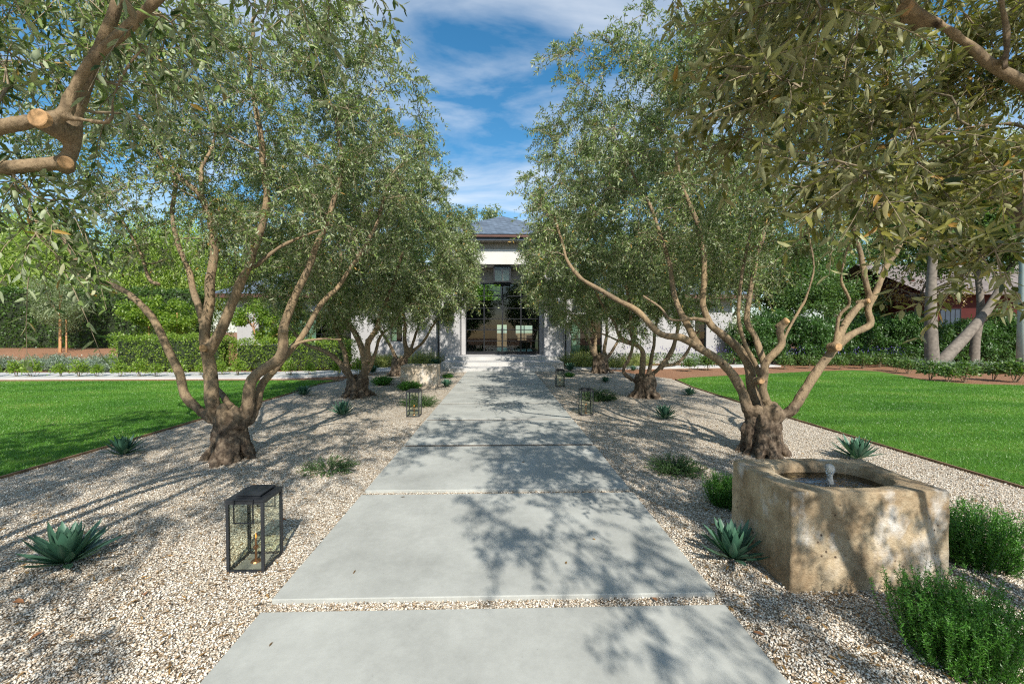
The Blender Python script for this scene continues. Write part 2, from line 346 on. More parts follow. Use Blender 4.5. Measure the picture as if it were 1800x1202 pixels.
def box(bm, x0, x1, y0, y1, z0, z1, bev=0):
    vs = [bm.verts.new((x, y, z)) for x in (x0, x1) for y in (y0, y1) for z in (z0, z1)]
    f = [(0, 1, 3, 2), (4, 6, 7, 5), (0, 4, 5, 1), (2, 3, 7, 6), (0, 2, 6, 4), (1, 5, 7, 3)]
    fs = [bm.faces.new([vs[i] for i in q]) for q in f]
    if bev:
        es = list({e for q in fs for e in q.edges}); bmesh.ops.bevel(bm, geom=es, offset=bev, segments=2, affect='EDGES', profile=0.5)
def boxes(name, lst, m, parent=None, bev=0, kind=None):
    bm = bmesh.new()
    for b in lst: box(bm, *b, bev=bev)
    return link(name, bm_mesh(name, bm), m, parent, kind)
def each(name, lst, m, parent): return [boxes(name, [b], m, parent) for b in lst]
def poly_sheet(name, pts, z, m, kind='structure', sub=0):
    bm = bmesh.new(); vs = [bm.verts.new((x, y, z)) for x, y in pts]; f = bm.faces.new(vs)
    if f.normal.z < 0: f.normal_flip()
    bm.normal_update()
    if f.normal.z < 0: f.normal_flip()
    bmesh.ops.triangulate(bm, faces=bm.faces[:])
    return link(name, bm_mesh(name, bm), m, None, kind)
def tube_arrays(pts, rad, sides=8, cap=True):
    pts = [Vector(p) for p in pts]; n = len(pts); V = []; F = []
    t = (pts[1] - pts[0]).normalized(); u = t.orthogonal().normalized()
    for i in range(n):
        t2 = (pts[min(i + 1, n - 1)] - pts[max(i - 1, 0)]).normalized()
        q = t.rotation_difference(t2); u = q @ u; t = t2; v = t.cross(u)
        for k in range(sides):
            a = 2 * math.pi * k / sides; V.append(pts[i] + (u * math.cos(a) + v * math.sin(a)) * rad[i])
    for i in range(n - 1):
        for k in range(sides):
            k2 = (k + 1) % sides; F.append((i * sides + k, i * sides + k2, (i + 1) * sides + k2, (i + 1) * sides + k))
    return V, F
def add_tube(bm, pts, rad, sides=8):
    V, F = tube_arrays(pts, rad, sides); vs = [bm.verts.new(v) for v in V]
    for f in F: bm.faces.new([vs[i] for i in f])
    bm.faces.new(vs[:sides][::-1]); bm.faces.new(vs[-sides:])
def add_ball(bm, c, r, sx=1, sy=1, sz=1, sub=2):
    g = bmesh.ops.create_icosphere(bm, subdivisions=sub, radius=1)
    for v in g['verts']: v.co = Vector((v.co.x * r * sx, v.co.y * r * sy, v.co.z * r * sz)) + Vector(c)
def add_lathe(bm, prof, c=(0, 0, 0), sides=16):
    rings = []
    for r, z in prof: rings.append([bm.verts.new((c[0] + r * math.cos(2 * math.pi * k / sides), c[1] + r * math.sin(2 * math.pi * k / sides), c[2] + z)) for k in range(sides)])
    for a, b in zip(rings, rings[1:]):
        for k in range(sides): bm.faces.new((a[k], a[(k + 1) % sides], b[(k + 1) % sides], b[k]))
    bm.faces.new(rings[0][::-1]); bm.faces.new(rings[-1])
def catmull(pts, n=6):
    pts = [Vector(p) for p in pts]
    if len(pts) < 3: return [pts[0].lerp(pts[-1], i / n) for i in range(n + 1)]
    q = [pts[0] * 2 - pts[1]] + pts + [pts[-1] * 2 - pts[-2]]; out = []
    for i in range(1, len(q) - 2):
        a, b, c, d = q[i - 1], q[i], q[i + 1], q[i + 2]
        for k in range(n):
            t = k / n; out.append(0.5 * ((2 * b) + (c - a) * t + (2 * a - 5 * b + 4 * c - d) * t * t + (3 * b - a - 3 * c + d) * t ** 3))
    out.append(pts[-1]); return out
def nrm(a): return a / (np.linalg.norm(a, axis=-1, keepdims=True) + 1e-9)

# ------------------------------------------------------------------ leaves and twigs (numpy)
def leaves_arrays(pos, axis, rng, length, width, roll=0.7, fold=0.35, bend=0.18, fine=True, upness=1.0):
    n = len(pos); axis = nrm(axis)
    up = np.array([0, 0, upness]) + rng.normal(0, roll, (n, 3)); side = nrm(np.cross(axis, up)); nor = np.cross(side, axis)
    L = (length * rng.uniform(0.65, 1.2, n))[:, None]; Wd = (width * rng.uniform(0.75, 1.2, n))[:, None]
    b = bend * rng.uniform(-0.6, 1.6, n)[:, None] * L
    if fine:
        p0 = pos; a1 = pos + axis * L * 0.32 - nor * b * 0.12; a2 = pos + axis * L * 0.72 - nor * b * 0.5; tip = pos + axis * L - nor * b
        V = np.stack([p0, a1 - side * Wd + nor * fold * Wd, a2 - side * Wd * 0.72 + nor * fold * Wd * .7, tip, a2 + side * Wd * 0.72 + nor * fold * Wd * .7, a1 + side * Wd + nor * fold * Wd], 1).reshape(-1, 3)
        base = (np.arange(n) * 6)[:, None]
        F = np.concatenate([base + np.array([[0, 3, 2, 1]]), base + np.array([[0, 5, 4, 3]])], 0)
        k = 6
    else:
        a1 = pos + axis * L * 0.45; V = np.stack([pos, a1 - side * Wd, pos + axis * L - nor * b, a1 + side * Wd], 1).reshape(-1, 3)
        F = (np.arange(n) * 4)[:, None] + np.array([[0, 3, 2, 1]]); k = 4
    r = np.clip(rng.beta(1.6, 1.6, n), 0, 1); r = np.repeat(r, k)
    return V, F, r
def twig_field(starts, dirs, lens, rng, droop=0.5):
    """5-point curved twigs"""
    n = len(starts); t = np.linspace(0, 1, 5)[None, :, None]
    wob = rng.normal(0, 0.10, (n, 1, 3)) * lens[:, None, None]
    pts = starts[:, None] + dirs[:, None] * t * lens[:, None, None] + wob * np.sin(t * 3.1) + np.array([0, 0, -1.0]) * (droop * lens[:, None, None] * t ** 2)
    return pts
def twig_mesh_arrays(pts, r0, r1):
    n, k, _ = pts.shape; d = nrm(pts[:, -1] - pts[:, 0]); ref = np.where(np.abs(d[:, 2:3]) > 0.9, np.array([[1.0, 0, 0]]), np.array([[0, 0, 1.0]]))
    u = nrm(np.cross(d, ref)); v = np.cross(d, u); rr = np.linspace(1, 0, k)[None, :, None, None] * (r0 - r1) + r1
    an = np.arange(3) * 2 * np.pi / 3; ring = np.cos(an)[None, :, None] * u[:, None] + np.sin(an)[None, :, None] * v[:, None]
    V = (pts[:, :, None] + ring[:, None] * rr).reshape(-1, 3)
    F = []
    b = np.arange(n)[:, None] * (k * 3)
    for i in range(k - 1):
        for j in range(3):
            j2 = (j + 1) % 3; F.append(b + np.array([[i * 3 + j, i * 3 + j2, (i + 1) * 3 + j2, (i + 1) * 3 + j]]))
    return V, np.concatenate(F, 0)
def leaves_on_twigs(pts, rng, per, length, width, spread=0.85, t0=0.12, **kw):
    n, k, _ = pts.shape
    tt = np.linspace(t0, 1.0, per)[None] + rng.normal(0, 0.015, (n, per)); tt = np.clip(tt, 0, 0.999)
    f = tt * (k - 1); i = f.astype(int); fr = (f - i)[..., None]; idx = np.arange(n)[:, None]
    pos = pts[idx, i] * (1 - fr) + pts[idx, i + 1] * fr; tan = nrm(pts[idx, i + 1] - pts[idx, i])
    ref = np.where(np.abs(tan[..., 2:3]) > 0.9, np.array([1.0, 0, 0]), np.array([0, 0, 1.0])); u = nrm(np.cross(tan, ref)); v = np.cross(tan, u)
    ph = (np.arange(per) % 2) * np.pi + (np.arange(per) // 2 % 2) * np.pi / 2; ph = ph[None] + rng.uniform(0, 6.28, (n, 1)) + rng.normal(0, 0.35, (n, per))
    rad = np.cos(ph)[..., None] * u + np.sin(ph)[..., None] * v
    ax = tan * (1 - spread * 0.5) + rad * spread + rng.normal(0, 0.16, (n, per, 3)) + np.array([0, 0, -0.12])
    return leaves_arrays(pos.reshape(-1, 3), ax.reshape(-1, 3), rng, length, width, **kw)

# ------------------------------------------------------------------ olive trees
def bake_voxel(name, bm, vox, m, amp=0.02, nsc=10.0, smooth=2, parent=None, loc=(0, 0, 0)):
    me = bpy.data.meshes.new('raw'); bm.to_mesh(me); bm.free()
    o = bpy.data.objects.new('raw', me); COL.objects.link(o)
    md = o.modifiers.new('r', 'REMESH'); md.mode = 'VOXEL'; md.voxel_size = vox; md.use_smooth_shade = True
    sm = o.modifiers.new('s', 'SMOOTH'); sm.factor = 0.5; sm.iterations = smooth
    bpy.context.view_layer.update()
    dg = bpy.context.evaluated_depsgraph_get(); new = bpy.data.meshes.new_from_object(o.evaluated_get(dg)); new.name = name
    bpy.data.objects.remove(o); bpy.data.meshes.remove(me)
    new.update(); n = len(new.vertices); co = np.empty(n * 3, np.float32); no = np.empty(n * 3, np.float32)
    new.vertices.foreach_get('co', co); new.vertices.foreach_get('normal', no); co = co.reshape(-1, 3); no = no.reshape(-1, 3)
    off = Vector(loc)
    d = np.array([mnoise.fractal(Vector((p[0] * nsc, p[1] * nsc, p[2] * nsc * 0.45)) + off * 3.1, 0.9, 2.1, 3) for p in co.tolist()], np.float32)
    d2 = np.array([mnoise.noise(Vector((p[0] * 26, p[1] * 26, p[2] * 11)) + off) for p in co.tolist()], np.float32)
    d = np.where(d < 0, d * 1.5, d * 0.8) + 0.35 * d2
    burl = np.clip(1.7 - co[:, 2] * 1.7, 0.22, 1.3)
    co += no * (d * amp * burl)[:, None]; new.vertices.foreach_set('co', co.ravel()); new.update()
    for p in new.polygons: p.use_smooth = True
    return link(name, new, m, parent)

def olive(base, limbs, crown, rng_seed, label, leaf_mat_, n_clump, vox=0.016, twigs=13, per=22, leaf=(0.058, 0.0088), extra=(), burl=(0.215, 0.58), cuts=(), reject=None, tl=(0.24, 0.5), limb_lumps=2, fine=True, droop=0.45, pick=None):
    """base: (x,y); limbs: [(world pts, r0, r1)]; crown: list of ellipsoids (cx,cy,cz,rx,ry,rz,weight)"""
    rng = np.random.default_rng(rng_seed); rnd = random.Random(rng_seed); B = Vector((base[0], base[1], 0))
    root = thing('olive_tree', label, 'tree', B, 0, 'olive trees lining the path')
    bm = bmesh.new(); br, bh = burl
    add_tube(bm, [(0, 0, -0.12), (0, 0, 0.05), (0.01, 0, bh * 0.45), (0, 0.01, bh * 0.8), (0, 0, bh)], [br * 1.0, br * 0.9, br * 0.72, br * 0.84, br * 0.5], 14)
    for i in range(11):
        a = i * 2 * math.pi / 11 + rnd.uniform(-.2, .2); c, s = math.cos(a), math.sin(a); q = rnd.uniform(.8, 1.25)
        add_tube(bm, [(c * br * 1.75 * q, s * br * 1.75 * q, -0.10), (c * br * 1.25 * q, s * br * 1.25 * q, 0.045), (c * br * .92, s * br * .92, bh * .28), (c * br * .78, s * br * .78, bh * .6), (c * br * .7, s * br * .7, bh * .95)],
                 [0.035 * q, 0.052 * q, 0.062 * q, 0.07, 0.05], 8)
    for i in range(34):
        a = rnd.uniform(0, 6.28); z = rnd.uniform(.45, 1.05) * bh; rr = br * rnd.uniform(.6, .98); add_ball(bm, (math.cos(a) * rr, math.sin(a) * rr, z), rnd.uniform(.035, .075), sz=rnd.uniform(1.1, 2.4))
    nodes = []; nrad = []
    for pts, r0, r1 in limbs:
        cv = catmull([Vector(p) - B for p in pts], 5); n = len(cv)
        rad = [0.78 * (r0 + (r1 - r0) * (i / (n - 1)) ** 0.8) * (1 + 0.10 * mnoise.noise(cv[i] * 4 + B)) for i in range(n)]
        cv = [p + Vector((mnoise.noise(p * 2.6 + B), mnoise.noise(p * 2.6 + B + Vector((9, 0, 0))), 0)) * min(0.035, r0 * .5) if 0 < i < n - 1 else p for i, p in enumerate(cv)]
        add_tube(bm, cv, rad, 10)
        for k in range(limb_lumps):
            i = rnd.randrange(2, n - 1) if n > 4 else 1; d = Vector((rnd.uniform(-1, 1), rnd.uniform(-1, 1), rnd.uniform(-.5, .5))).normalized()
            add_ball(bm, cv[i] + d * rad[i] * .8, rad[i] * rnd.uniform(.4, .65), sub=1)
        for i, p in enumerate(cv):
            if p.z > 1.25: nodes.append(p); nrad.append(rad[i])
    stub = []
    for (c, d, r) in cuts:
        c = Vector(c) - B; d = Vector(d).normalized(); add_tube(bm, [c - d * 0.14, c - d * 0.002], [r * 1.25, r * 1.05], 10); stub.append((c, d, r))
    tr = bake_voxel('trunk', bm, vox, M['bark'], parent=root, loc=B)
    for c, d, r in stub:
        b2 = bmesh.new(); add_tube(b2, [c - d * 0.02, c + d * 0.006, c + d * 0.009], [r * 1.02, r * 1.0, r * .9], 14); link('pruning_cut', bm_mesh('pruning_cut', b2), M['cut'], root)
    # clump centres through the crown volume
    cl = []
    wsum = sum(c[6] for c in crown) if crown else 0
    tries = 0
    while len(cl) < n_clump and tries < 20000 and crown:
        tries += 1
        x = rng.uniform(0, wsum)
        for c in crown:
            x -= c[6]
            if x <= 0: break
        d = rng.normal(0, 1, 3); d /= np.linalg.norm(d); r = rng.uniform(0.08, 1) ** (1 / 2.6)
        lump = 0.95 + 0.26 * mnoise.noise(Vector(d.tolist()) * 1.9 + Vector((rng_seed * 3.3, 0, 0)))
        p = np.array(c[:3]) + d * np.array(c[3:6]) * r * lump
        if reject and reject(p): continue
        if cl and np.min(np.linalg.norm(np.array(cl) - p, axis=1)) < 0.24: continue
        cl.append(p)
    cl = np.array([*cl, *[np.array(e) for e in extra]]) - np.array(B)
    nd = np.array([list(p) for p in nodes]); nr = np.array(nrad)
    order = np.argsort([np.min(np.linalg.norm(nd - c, axis=1)) for c in cl])
    tubes_v, tubes_f, off = [], [], 0; tw_s, tw_d, tw_l = [], [], []
    cen = cl.mean(0)
    for ci in order:
        c = cl[ci]; d = np.linalg.norm(nd - c, axis=1) + 0.55 * np.maximum(0, nd[:, 2] - c[2] + 0.05) + 4.0 * np.maximum(0, 0.012 - nr)
        j = int(np.argmin(d)); s = nd[j]; L = np.linalg.norm(c - s) + 1e-6; k = max(4, int(L / 0.12))
        tt = np.linspace(0, 1, k + 1)[:, None]; wob = rng.normal(0, 0.09, 3) * L; w2 = rng.normal(0, 0.05, 3) * L
        pts = s + (c - s) * tt + wob * np.sin(tt * np.pi) + w2 * np.sin(tt * 2 * np.pi) + np.array([0, 0, 1]) * (0.10 * L) * np.sin(tt * np.pi)
        r0 = min(nr[j] * 0.75, 0.007 + 0.011 * L); rr = np.linspace(r0, 0.0045, k + 1)
        V, F = tube_arrays(pts.tolist(), rr.tolist(), 5); tubes_v += V; tubes_f += [tuple(i + off for i in f) for f in F]; off += len(V)
        nd = np.vstack([nd, pts[1:]]); nr = np.concatenate([nr, rr[1:]])
        out = (c - cen) / (np.linalg.norm(c - cen) + 1e-6)
        for _ in range(int(twigs * rng.uniform(.7, 1.3))):
            i = rng.integers(max(0, k // 2), k + 1); st = pts[i]
            dd = rng.normal(0, 1, 3); dd /= np.linalg.norm(dd); dd = dd + out * 0.45 + np.array([0, 0, 0.25]); dd /= np.linalg.norm(dd)
            tw_s.append(st); tw_d.append(dd); tw_l.append(rng.uniform(*tl))
    BV = np.array([list(v) for v in tubes_v]); BF = np.array(tubes_f)
    pts = twig_field(np.array(tw_s), np.array(tw_d), np.array(tw_l), rng, droop)
    V1, F1 = twig_mesh_arrays(pts, 0.0032, 0.0012); link('twigs', np_mesh('twigs', np.vstack([V1, BV]), np.vstack([F1, BF + len(V1)])), M['twig'], root)  # branch tubes that carry the clumps share this mesh
    V, F, r = leaves_on_twigs(pts, rng, per, leaf[0], leaf[1], fine=fine)
    # light and dark sprays: neighbouring leaves on a twig share a tone
    tone = np.repeat(rng.uniform(-.22, .22, len(pts)), per * (6 if fine else 4)); r = np.clip(r + tone * (r < .97), 0, 1)
    link('crown', np_mesh('crown', V, F, r), leaf_mat_, root)
    return root

def PL(Y0, Y1, pix):
    n = len(pix); return [P(x, y, Y0 + (Y1 - Y0) * i / (n - 1)) for i, (x, y) in enumerate(pix)]
def edge_reject(side, xlim, zmin):
    def f(p): return p[2] < zmin or side * p[0] < xlim
    return f

def build_olives():
    # ---- first left
    b = G(405, 806); Y = b.y; c0 = (b.x, Y, 0.40)
    limbs = [
        ([c0] + PL(Y, Y + .5, [(375, 738), (332, 702), (312, 650), (290, 600), (255, 545), (215, 510), (165, 490), (140, 480), (125, 440), (105, 410), (60, 385), (45, 320)]), .082, .028),
        ([c0] + PL(Y, Y, [(383, 738), (374, 680), (366, 640), (360, 610), (362, 560), (372, 470), (370, 400), (350, 345), (310, 310), (287, 283), (240, 200)]), .125, .03),
        (PL(Y, Y - .35, [(362, 625), (390, 578), (420, 505), (445, 440), (463, 393), (467, 317), (457, 233), (440, 133), (442, 40)]), .088, .03),
        (PL(Y + .05, Y + .6, [(357, 580), (343, 520), (330, 470), (311, 420), (305, 350), (320, 270)]), .06, .028),
        ([c0] + PL(Y, Y + .2, [(428, 738), (443, 667), (493, 627), (503, 573), (513, 533), (533, 490), (552, 445), (580, 380), (600, 300), (590, 210)]), .115, .03),
        ([c0] + PL(Y + .1, Y + .8, [(440, 738), (460, 680), (490, 640), (530, 590), (570, 530), (600, 495), (650, 420), (680, 330)]), .085, .028),
        (PL(Y + .1, Y + .5, [(490, 632), (520, 605), (560, 596), (600, 597)]), .035, .016),
        (PL(Y, Y + .2, [(446, 470), (470, 450), (500, 430), (540, 412), (590, 395)]), .04, .018),
        (PL(Y + .05, Y + .9, [(352, 350), (355, 300), (375, 250), (380, 210)]), .045, .02),
        (PL(Y + .3, Y + .9, [(280, 500), (262, 490), (245, 440), (222, 400), (180, 350)]), .035, .018),
        ([c0] + PL(Y, Y + .7, [(408, 722), (388, 690), (360, 660)]), .06, .045),
    ]
    cuts = [(P(357, 612, Y - .11), (0, -1, -.1), .045), (P(411, 738, Y - .10), (.2, -1, .35), .055)]
    olive((b.x, b.y), limbs, [(-3.5, Y + .6, 4.35, 2.85, 2.6, 2.0, 1.0), (-3.4, Y + .2, 5.2, 2.2, 2.2, 1.5, .3)], 11,
          'multi-limbed olive in front of the left lawn, two pale pruning cuts at its fork', M['leaf'], 262, extra=[P(x, y, Y + dy) for x, y, dy in ((385, 430, .9), (410, 470, 1.2), (450, 500, 1.3), (490, 470, 1.1), (520, 440, .9), (560, 470, 1.2), (590, 430, .9), (480, 520, 1.4), (420, 505, 1.4), (300, 455, .8), (260, 430, .7), (230, 455, .8), (545, 510, 1.4))], cuts=cuts, burl=(.18, .56), reject=lambda p, Y=Y: edge_reject(-1, 0.85, 2.3)(p) or p[1] < Y - .9, vox=0.012, twigs=16)
    # ---- first right
    b = G(1340, 797); Y = b.y; c0 = (b.x, Y, 0.42)
    limbs = [
        ([c0] + PL(Y, Y + .2, [(1314, 718), (1300, 683), (1280, 647), (1233, 613), (1200, 594), (1163, 588), (1133, 560), (1110, 540), (1067, 517), (1023, 490), (1000, 463), (987, 427), (975, 380)]), .095, .024),
        ([c0] + PL(Y + .1, Y + .5, [(1327, 710), (1317, 647), (1300, 617), (1267, 587), (1247, 563), (1237, 527), (1237, 467), (1227, 400), (1200, 320), (1180, 230)]), .105, .03),
        ([c0] + PL(Y - .1, Y - .2, [(1360, 728), (1341, 683), (1347, 640), (1373, 607), (1369, 582), (1380, 566)]), .075, .055),
        (PL(Y - .15, Y - .1, [(1373, 610), (1385, 580), (1405, 545), (1418, 520), (1430, 470), (1420, 400)]), .03, .016),
        (PL(Y, Y + .1, [(1342, 680), (1328, 640), (1310, 607), (1297, 560), (1303, 510), (1307, 467), (1320, 400)]), .05, .022),
        ([c0] + PL(Y + .2, Y + .9, [(1340, 690), (1343, 640), (1330, 595), (1313, 557), (1325, 480), (1340, 420), (1350, 340)]), .085, .03),
        ([c0] + PL(Y, Y + .2, [(1378, 728), (1402, 706), (1433, 660), (1467, 613), (1492, 590), (1530, 571), (1527, 540), (1543, 500), (1567, 457), (1585, 420), (1610, 340)]), .095, .035),
        (PL(Y, Y + .1, [(1468, 612), (1480, 575), (1508, 541), (1527, 527), (1520, 493), (1513, 450), (1500, 400), (1495, 330), (1480, 250)]), .068, .028),
        (PL(Y, Y - .3, [(1466, 612), (1475, 557), (1493, 533), (1480, 493), (1487, 450), (1495, 430)]), .035, .016),
        (PL(Y + .2, Y + .9, [(1233, 615), (1200, 560), (1190, 530), (1175, 460), (1150, 380), (1110, 300)]), .07, .028),
        (PL(Y + .1, Y + .3, [(1247, 565), (1220, 560), (1180, 562), (1160, 540), (1130, 520)]), .04, .02),
    ]
    cuts = [(P(1383, 563, Y - .24), (.35, -.7, .7), .042), (P(1474, 610, Y - .09), (.1, -1, 0), .05), (P(1527, 529, Y - .03), (.5, -1, .2), .032), (P(1338, 669, Y - .19), (-.1, -1, .1), .04)]
    olive((b.x, b.y), limbs, [(3.35, Y + .6, 4.3, 2.95, 2.6, 1.95, 1.0), (3.2, Y + .2, 5.3, 2.4, 2.2, 1.5, .35)], 23,
          'gnarled multi-limbed olive behind the stone fountain', M['leaf'], 265, extra=[P(x, y, Y + dy) for x, y, dy in ((960, 405, .3), (942, 345, .4), (985, 320, .5), (955, 450, .3), (1000, 395, .3), (975, 270, .5), (1020, 440, .4), (1040, 360, .2), (1250, 480, 1.0), (1285, 505, 1.2), (1330, 490, 1.1), (1270, 450, .9), (1380, 470, .9), (1420, 440, .7), (1190, 470, .9), (1300, 540, 1.3))], cuts=cuts, burl=(.20, .56), reject=lambda p, Y=Y: edge_reject(1, 0.4, 2.2)(p) or p[1] < Y - .9, vox=0.012, twigs=16)
    # ---- second left
    b = G(628, 697); Y = b.y; c0 = (b.x, Y, 0.25)
    limbs = [
        ([c0] + PL(Y, Y, [(615, 662), (590, 632), (565, 615), (530, 600), (500, 560)]), .12, .04),
        ([c0] + PL(Y, Y + .5, [(612, 650), (602, 610), (587, 570), (580, 545), (570, 490)]), .10, .045),
        ([c0] + PL(Y, Y, [(640, 650), (637, 615), (622, 580), (605, 555), (598, 500), (600, 440)]), .13, .05),
        (PL(Y, Y - .3, [(648, 636), (647, 605), (660, 580), (668, 555), (690, 500), (710, 440)]), .11, .045),
        ([c0] + PL(Y, Y + .6, [(652, 640), (670, 590), (690, 570), (720, 520)]), .07, .035),
    ]
    olive((b.x, b.y), limbs, [(-3.4, Y, 3.95, 3.35, 2.8, 2.4, 1.0)], 37,
          'second olive back on the left, beside the low green shrubs', M['leaf'], 330, reject=edge_reject(-1, 0.6, 1.65), vox=0.018, per=22, twigs=18, leaf=(0.072, .0112), burl=(.25, .42))
    b = G(1134, 698); Y = b.y; c0 = (b.x, Y, 0.3)
    limbs = [
        ([c0] + PL(Y, Y, [(1120, 672), (1100, 659), (1098, 646), (1106, 632), (1112, 608), (1118, 575)]), .085, .045),
        ([c0] + PL(Y, Y, [(1128, 664), (1130, 636), (1128, 616), (1114, 600), (1110, 576), (1108, 548), (1100, 500)]), .115, .045),
        (PL(Y, Y, [(1118, 606), (1090, 592), (1080, 568), (1066, 546), (1040, 500)]), .07, .035),
        ([c0] + PL(Y, Y - .2, [(1142, 664), (1164, 644), (1190, 638), (1212, 612), (1230, 580)]), .085, .04),
        ([c0] + PL(Y, Y + .5, [(1140, 660), (1144, 630), (1150, 600), (1155, 560), (1160, 500)]), .08, .04),
        (PL(Y, Y, [(1160, 648), (1176, 624), (1186, 602), (1190, 576), (1192, 530), (1195, 470)]), .09, .04),
        (PL(Y, Y - .1, [(1112, 606), (1085, 598), (1062, 588), (1040, 584)]), .045, .025),
    ]
    olive((b.x, b.y), limbs, [(3.35, Y, 3.95, 3.4, 2.8, 2.4, 1.0)], 41,
          'second olive back on the right with a low limb jutting out like an elbow', M['leaf'], 330, reject=edge_reject(1, 0.5, 1.7), vox=0.018, per=22, twigs=18, leaf=(0.072, .0112), burl=(.23, .5))
    b = G(702, 660); Y = b.y; c0 = (b.x, Y, 0.35)
    limbs = [
        ([c0] + PL(Y, Y, [(700, 636), (682, 602), (673, 587), (650, 555)]), .12, .05),
        ([c0] + PL(Y, Y, [(714, 625), (710, 590), (712, 560), (700, 520)]), .15, .06),
        ([c0] + PL(Y, Y - .3, [(723, 620), (747, 597), (762, 570), (785, 545)]), .10, .04),
        ([c0] + PL(Y, Y + .4, [(720, 618), (733, 580), (745, 545), (750, 500)]), .10, .04),
    ]
    olive((b.x, b.y), limbs, [(-3.45, Y, 3.75, 3.2, 2.6, 2.25, 1.0)], 53,
          'farthest left olive, behind the pale stone trough near the porch', M['leaf'], 310, reject=edge_reject(-1, 0.8, 1.65), vox=0.028, twigs=16, per=20, leaf=(0.085, .0145), fine=False, burl=(.30, .62))
    b = G(1055, 655); Y = b.y; c0 = (b.x, Y, 0.4)
    limbs = [
        ([c0] + PL(Y, Y, [(1044, 624), (1036, 600), (1020, 576), (1000, 550)]), .12, .05),
        ([c0] + PL(Y, Y + .3, [(1048, 624), (1046, 588), (1040, 564), (1030, 530)]), .13, .06),
        ([c0] + PL(Y, Y, [(1060, 626), (1066, 592), (1066, 564), (1072, 520)]), .13, .05),
        ([c0] + PL(Y, Y - .2, [(1068, 628), (1086, 600), (1090, 580), (1098, 545)]), .10, .05),
    ]
    olive((b.x, b.y), limbs, [(3.65, Y, 3.75, 3.3, 2.6, 2.25, 1.0)], 67,
          'farthest right olive, beside the porch steps', M['leaf'], 310, reject=edge_reject(1, 0.85, 1.65), vox=0.028, twigs=16, per=20, leaf=(0.085, .0145), fine=False, burl=(.30, .7))
    # ---- nearest pair: trunks just out of the picture, limbs and sprays reach in
    rng = np.random.default_rng(5)
    bx, by = -3.55, 0.55; c0 = (bx, by, .4)
    limbs = [
        ([c0, (-3.45, .75, 1.2), (-3.2, 1.2, 1.95), (-3.05, 1.7, 2.25)] + PL(2.2, 2.2, [(-60, 312), (0, 300), (70, 290), (112, 280), (132, 240), (137, 190), (162, 120), (200, 30), (215, -40), (225, -130)]), .062, .030),
        ([c0, (-3.5, .8, 1.4), (-3.3, 1.3, 2.2), (-3.0, 1.8, 2.55)] + PL(2.1, 2.1, [(-60, 235), (0, 225), (60, 214), (112, 200), (128, 165), (170, 105), (230, 50), (290, -20), (340, -90)]), .064, .026),
        (PL(2.1, 2.1, [(118, 208), (150, 211), (192, 212), (200, 170), (222, 125), (250, 90), (290, 70)]), .016, .008),
        ([c0, (-3.7, .5, 1.5), (-3.9, .3, 2.6), (-3.7, .4, 3.6), (-3.5, .4, 4.6)], .11, .04),
        ([c0, (-3.3, .2, 1.5), (-2.7, .0, 2.6), (-2.3, .2, 3.6), (-2.0, .6, 4.5)], .10, .035),
        ([(-3.3, 1.3, 2.2), (-2.9, 1.6, 3.1), (-2.3, 1.7, 3.8), (-1.6, 1.8, 4.2)], .06, .03),
    ]
    ex = [P(rng.uniform(-60, 300), rng.uniform(-60, 130), rng.uniform(2.4, 3.3)) for _ in range(24)]
    ex += [P(x, y, Yy) for x, y, Yy in [(70, 420, 2.2), (100, 455, 2.35), (115, 350, 2.3), (30, 335, 2.2), (60, 330, 2.3), (85, 375, 2.3), (40, 400, 2.5), (215, 150, 2.3), (230, 210, 2.4), (10, 120, 2.2), (300, 40, 2.2), (420, -20, 2.3), (520, -25, 2.2), (600, -25, 2.3), (640, -30, 2.4), (350, 10, 2.5)]]
    cuts = [(P(68, 208, 2.045), (.1, -1, .05), .043), (P(116, 286, 2.15), (.8, -.8, -.1), .030)]
    rj = lambda p: p[2] < 2.6 or p[0] > (-.3 if p[2] > 3.9 else -.75) or in_frame(p, 150)
    olive((bx, by), limbs, [(-2.7, -.5, 4.3, 2.4, 2.8, 1.8, 1.0), (-4.3, .9, 4.3, 1.9, 2.3, 1.5, .6), (-5.1, 2.0, 4.2, 1.6, 2.2, 1.5, .9), (-1.2, 1.1, 4.6, 1.0, 1.6, .8, .3)], 71, 'nearest left olive, limbs reaching in at the top left corner', M['leaf'], 305, extra=ex, cuts=cuts, reject=rj, vox=0.012, twigs=8, per=18, leaf=(0.07, 0.010), tl=(.2, .42), droop=.7)
    bx, by = 3.35, 0.5; c0 = (bx, by, .4)
    limbs = [
        ([c0, (3.2, .7, 1.3), (2.8, 1.1, 2.1), (2.4, 1.5, 2.5)] + PL(1.75, 1.75, [(1830, 160), (1790, 142), (1740, 115), (1700, 80), (1660, 50), (1625, 30), (1592, 14)]), .040, .020),
        ([c0, (3.4, .9, 1.5), (3.3, 1.6, 2.2)] + PL(2.4, 3.0, [(1870, 420), (1800, 375), (1765, 335), (1740, 290), (1690, 260), (1600, 230), (1500, 210)]), .10, .03),
        (PL(2.4, 2.0, [(1860, 300), (1800, 225), (1720, 222), (1660, 235), (1600, 265)]), .018, .008),
        (PL(1.75, 1.9, [(1625, 30), (1550, 55), (1480, 75), (1415, 115)]), .012, .006),
        ([c0, (3.6, .4, 1.6), (3.7, .2, 2.7), (3.5, .4, 3.7), (3.4, .4, 4.7)], .11, .04),
        ([c0, (3.1, .2, 1.5), (2.6, .0, 2.6), (2.2, .2, 3.6), (1.9, .6, 4.5)], .10, .035),
        (PL(1.7, 1.7, [(1765, 125), (1768, 60), (1755, -20), (1750, -120)]), .018, .012),
    ]
    ex = []
